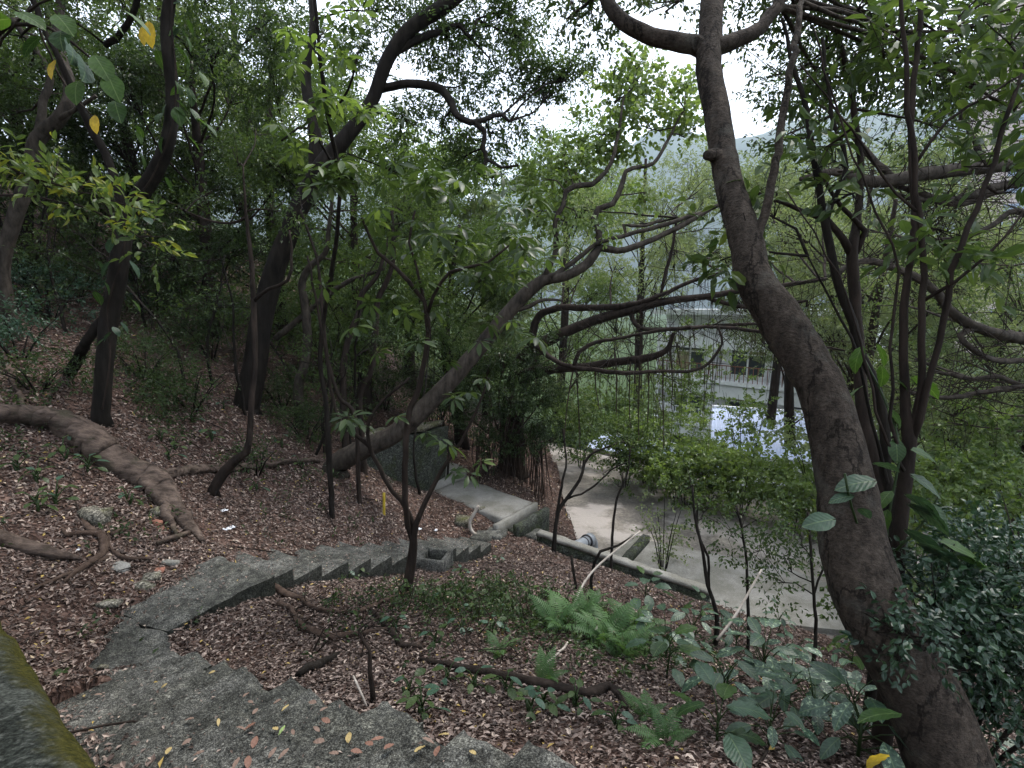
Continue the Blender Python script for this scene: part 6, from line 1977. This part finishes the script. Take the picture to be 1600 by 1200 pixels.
# ------------------------------------------------------------------ leaves lying on the stairs
def stair_z(x, y):
    u = (x - R0[0]) * d1[0] + (y - R0[1]) * d1[1]
    v = (x - R0[0]) * n1v[0] + (y - R0[1]) * n1v[1]
    i = np.floor(u / RUN1)
    ok = (v > .02) & (v < 1.28) & (i >= -4) & (i <= 11)
    return np.where(ok, Z1 - RISE1 * i, -99.), v


def on_stairs(px, py):
    r = ray(px, py)
    ts = np.linspace(1.2, 7, 1500)
    sz, v = stair_z(r[0] * ts, r[1] * ts)
    k = np.nonzero(r[2] * ts < sz + .012)[0]
    return r * ts[k[0]] if len(k) else None


lv = Leaves()
n = 8000
u = RNG.uniform(-.9, 3.5, n)
v = 1.3 * RNG.beta(1.6, 1.1, n)
keep = RNG.uniform(0, 1, n) < np.clip(.14 + (v - .62) * 3.5, .14, 1)
u, v = u[keep], v[keep]
x, y = R0[0] + d1[0] * u + n1v[0] * v, R0[1] + d1[1] * u + n1v[1] * v
z, _v = stair_z(x, y)
N = len(x)
nn = nrm(RNG.normal(0, .28, (N, 3)) + UP)
ld = nrm(np.cross(nn, RNG.normal(0, 1, (N, 3))))
LL = np.where(v > .66, .042, .026) * RNG.uniform(.4, 1.25, N)
lv.add(np.stack([x, y, z + .012 + np.where(v > .75, RNG.uniform(0, .03, N), 0)], 1), ld, nn, LL, LL * RNG.uniform(.3, .55, N), np.clip(RNG.beta(1.3, 1.5, N) * .96, 0, .96), False, .1)
# crumbs on the second flight and its landings
n = 1500
u, v = RNG.uniform(-1.5, 5.0, n), RNG.uniform(.02, .95, n)
x, y = P0[0] + d2[0] * u + n2v[0] * v, P0[1] + d2[1] * u + n2v[1] * v
z = np.where(u < 0, LZ, -2.93 - .151 * np.floor(u / .415))
nn = nrm(RNG.normal(0, .25, (n, 3)) + UP)
ld = nrm(np.cross(nn, RNG.normal(0, 1, (n, 3))))
LL = .034 * RNG.uniform(.4, 1.25, n)
lv.add(np.stack([x, y, z + .012], 1), ld, nn, LL, LL * RNG.uniform(.3, .55, n), np.clip(RNG.beta(1.3, 1.5, n) * .96, 0, .96), False, .1)
o = lv.build('leaf_crumbs', M['litter'])
tag(o, 'brown leaf crumbs strewn over the concrete stairs', 'leaf crumbs', kind='stuff')

M['dry_brown'] = leaf_mat('dry_brown', [(0, (.11, .07, .055)), (1, (.20, .135, .105))], .6, .1, .3)
M['dry_red'] = leaf_mat('dry_red', [(0, (.12, .058, .042)), (1, (.19, .10, .07))], .6, .1, .3)
M['fresh_fallen'] = leaf_mat('fresh_fallen', [(0, (.16, .24, .07)), (1, (.24, .32, .12))], .6, .1, .3)
M['dry_yellow'] = leaf_mat('dry_yellow', [(0, (.26, .19, .08)), (1, (.38, .29, .13))], .6, .1, .3)
FLM = {c_: [broad_leaf('fallen_leaf', .055, .018 + .006 * i, 500 + i, mt, 0, .05) for i in range(2)] for c_, mt in (('brown', 'dry_brown'), ('reddish', 'dry_red'), ('yellow', 'dry_yellow'), ('green', 'fresh_fallen'))}
FALL = [(545, 1168, 'yellow', 1.5), (434, 1147, 'yellow', 1.0), (446, 1140, 'green', .9), (583, 1172, 'reddish', 1.0), (600, 1160, 'reddish', 1.0), (648, 1183, 'yellow', 1.1), (380, 1095, 'brown', 1.1), (388, 1101, 'brown', .8), (395, 1122, 'brown', 1.1), (400, 1135, 'reddish', 1.1), (370, 1142, 'brown', 1.1), (304, 1128, 'brown', 1.0),
        (342, 1128, 'yellow', .9), (440, 1098, 'brown', .8), (452, 1107, 'yellow', .9), (495, 1104, 'brown', 1.0), (500, 1118, 'brown', 1.0), (516, 1136, 'reddish', 1.1), (500, 1150, 'brown', 1.0), (508, 1165, 'brown', 1.1), (452, 1176, 'brown', 1.1), (395, 1176, 'reddish', 1.2), (375, 1190, 'brown', 1.2), (388, 1188, 'reddish', 1.2), (420, 1192, 'brown', 1.1),
        (260, 1185, 'yellow', 1.0), (660, 1160, 'brown', 1.1), (702, 1155, 'yellow', 1.0), (744, 1187, 'yellow', .9), (600, 1178, 'reddish', 1.0), (530, 1185, 'brown', 1.0), (548, 1180, 'reddish', 1.0), (221, 1015, 'green', .9), (187, 1030, 'brown', .8), (262, 1072, 'yellow', .8), (337, 1053, 'yellow', .8), (148, 1090, 'brown', .9), (132, 1093, 'yellow', .7), (460, 1155, 'brown', .9), (300, 1160, 'brown', .9), (320, 1180, 'brown', 1.0), (680, 1190, 'reddish', 1.0)]
for i, (px, py, c_, s_) in enumerate(FALL):
    p_ = on_stairs(px, py)
    if p_ is None:
        continue
    o = put('fallen_leaf', FLM[c_][i % 2], None, p_ + UP * .022, (RNG.normal(0, .2), RNG.normal(0, .15) - .1, RNG.uniform(0, 6.28)), s_)
    tag(o, 'single %s fallen leaf lying on the worn concrete stairs' % c_, 'leaf', '%s leaves fallen on the stairs' % c_)
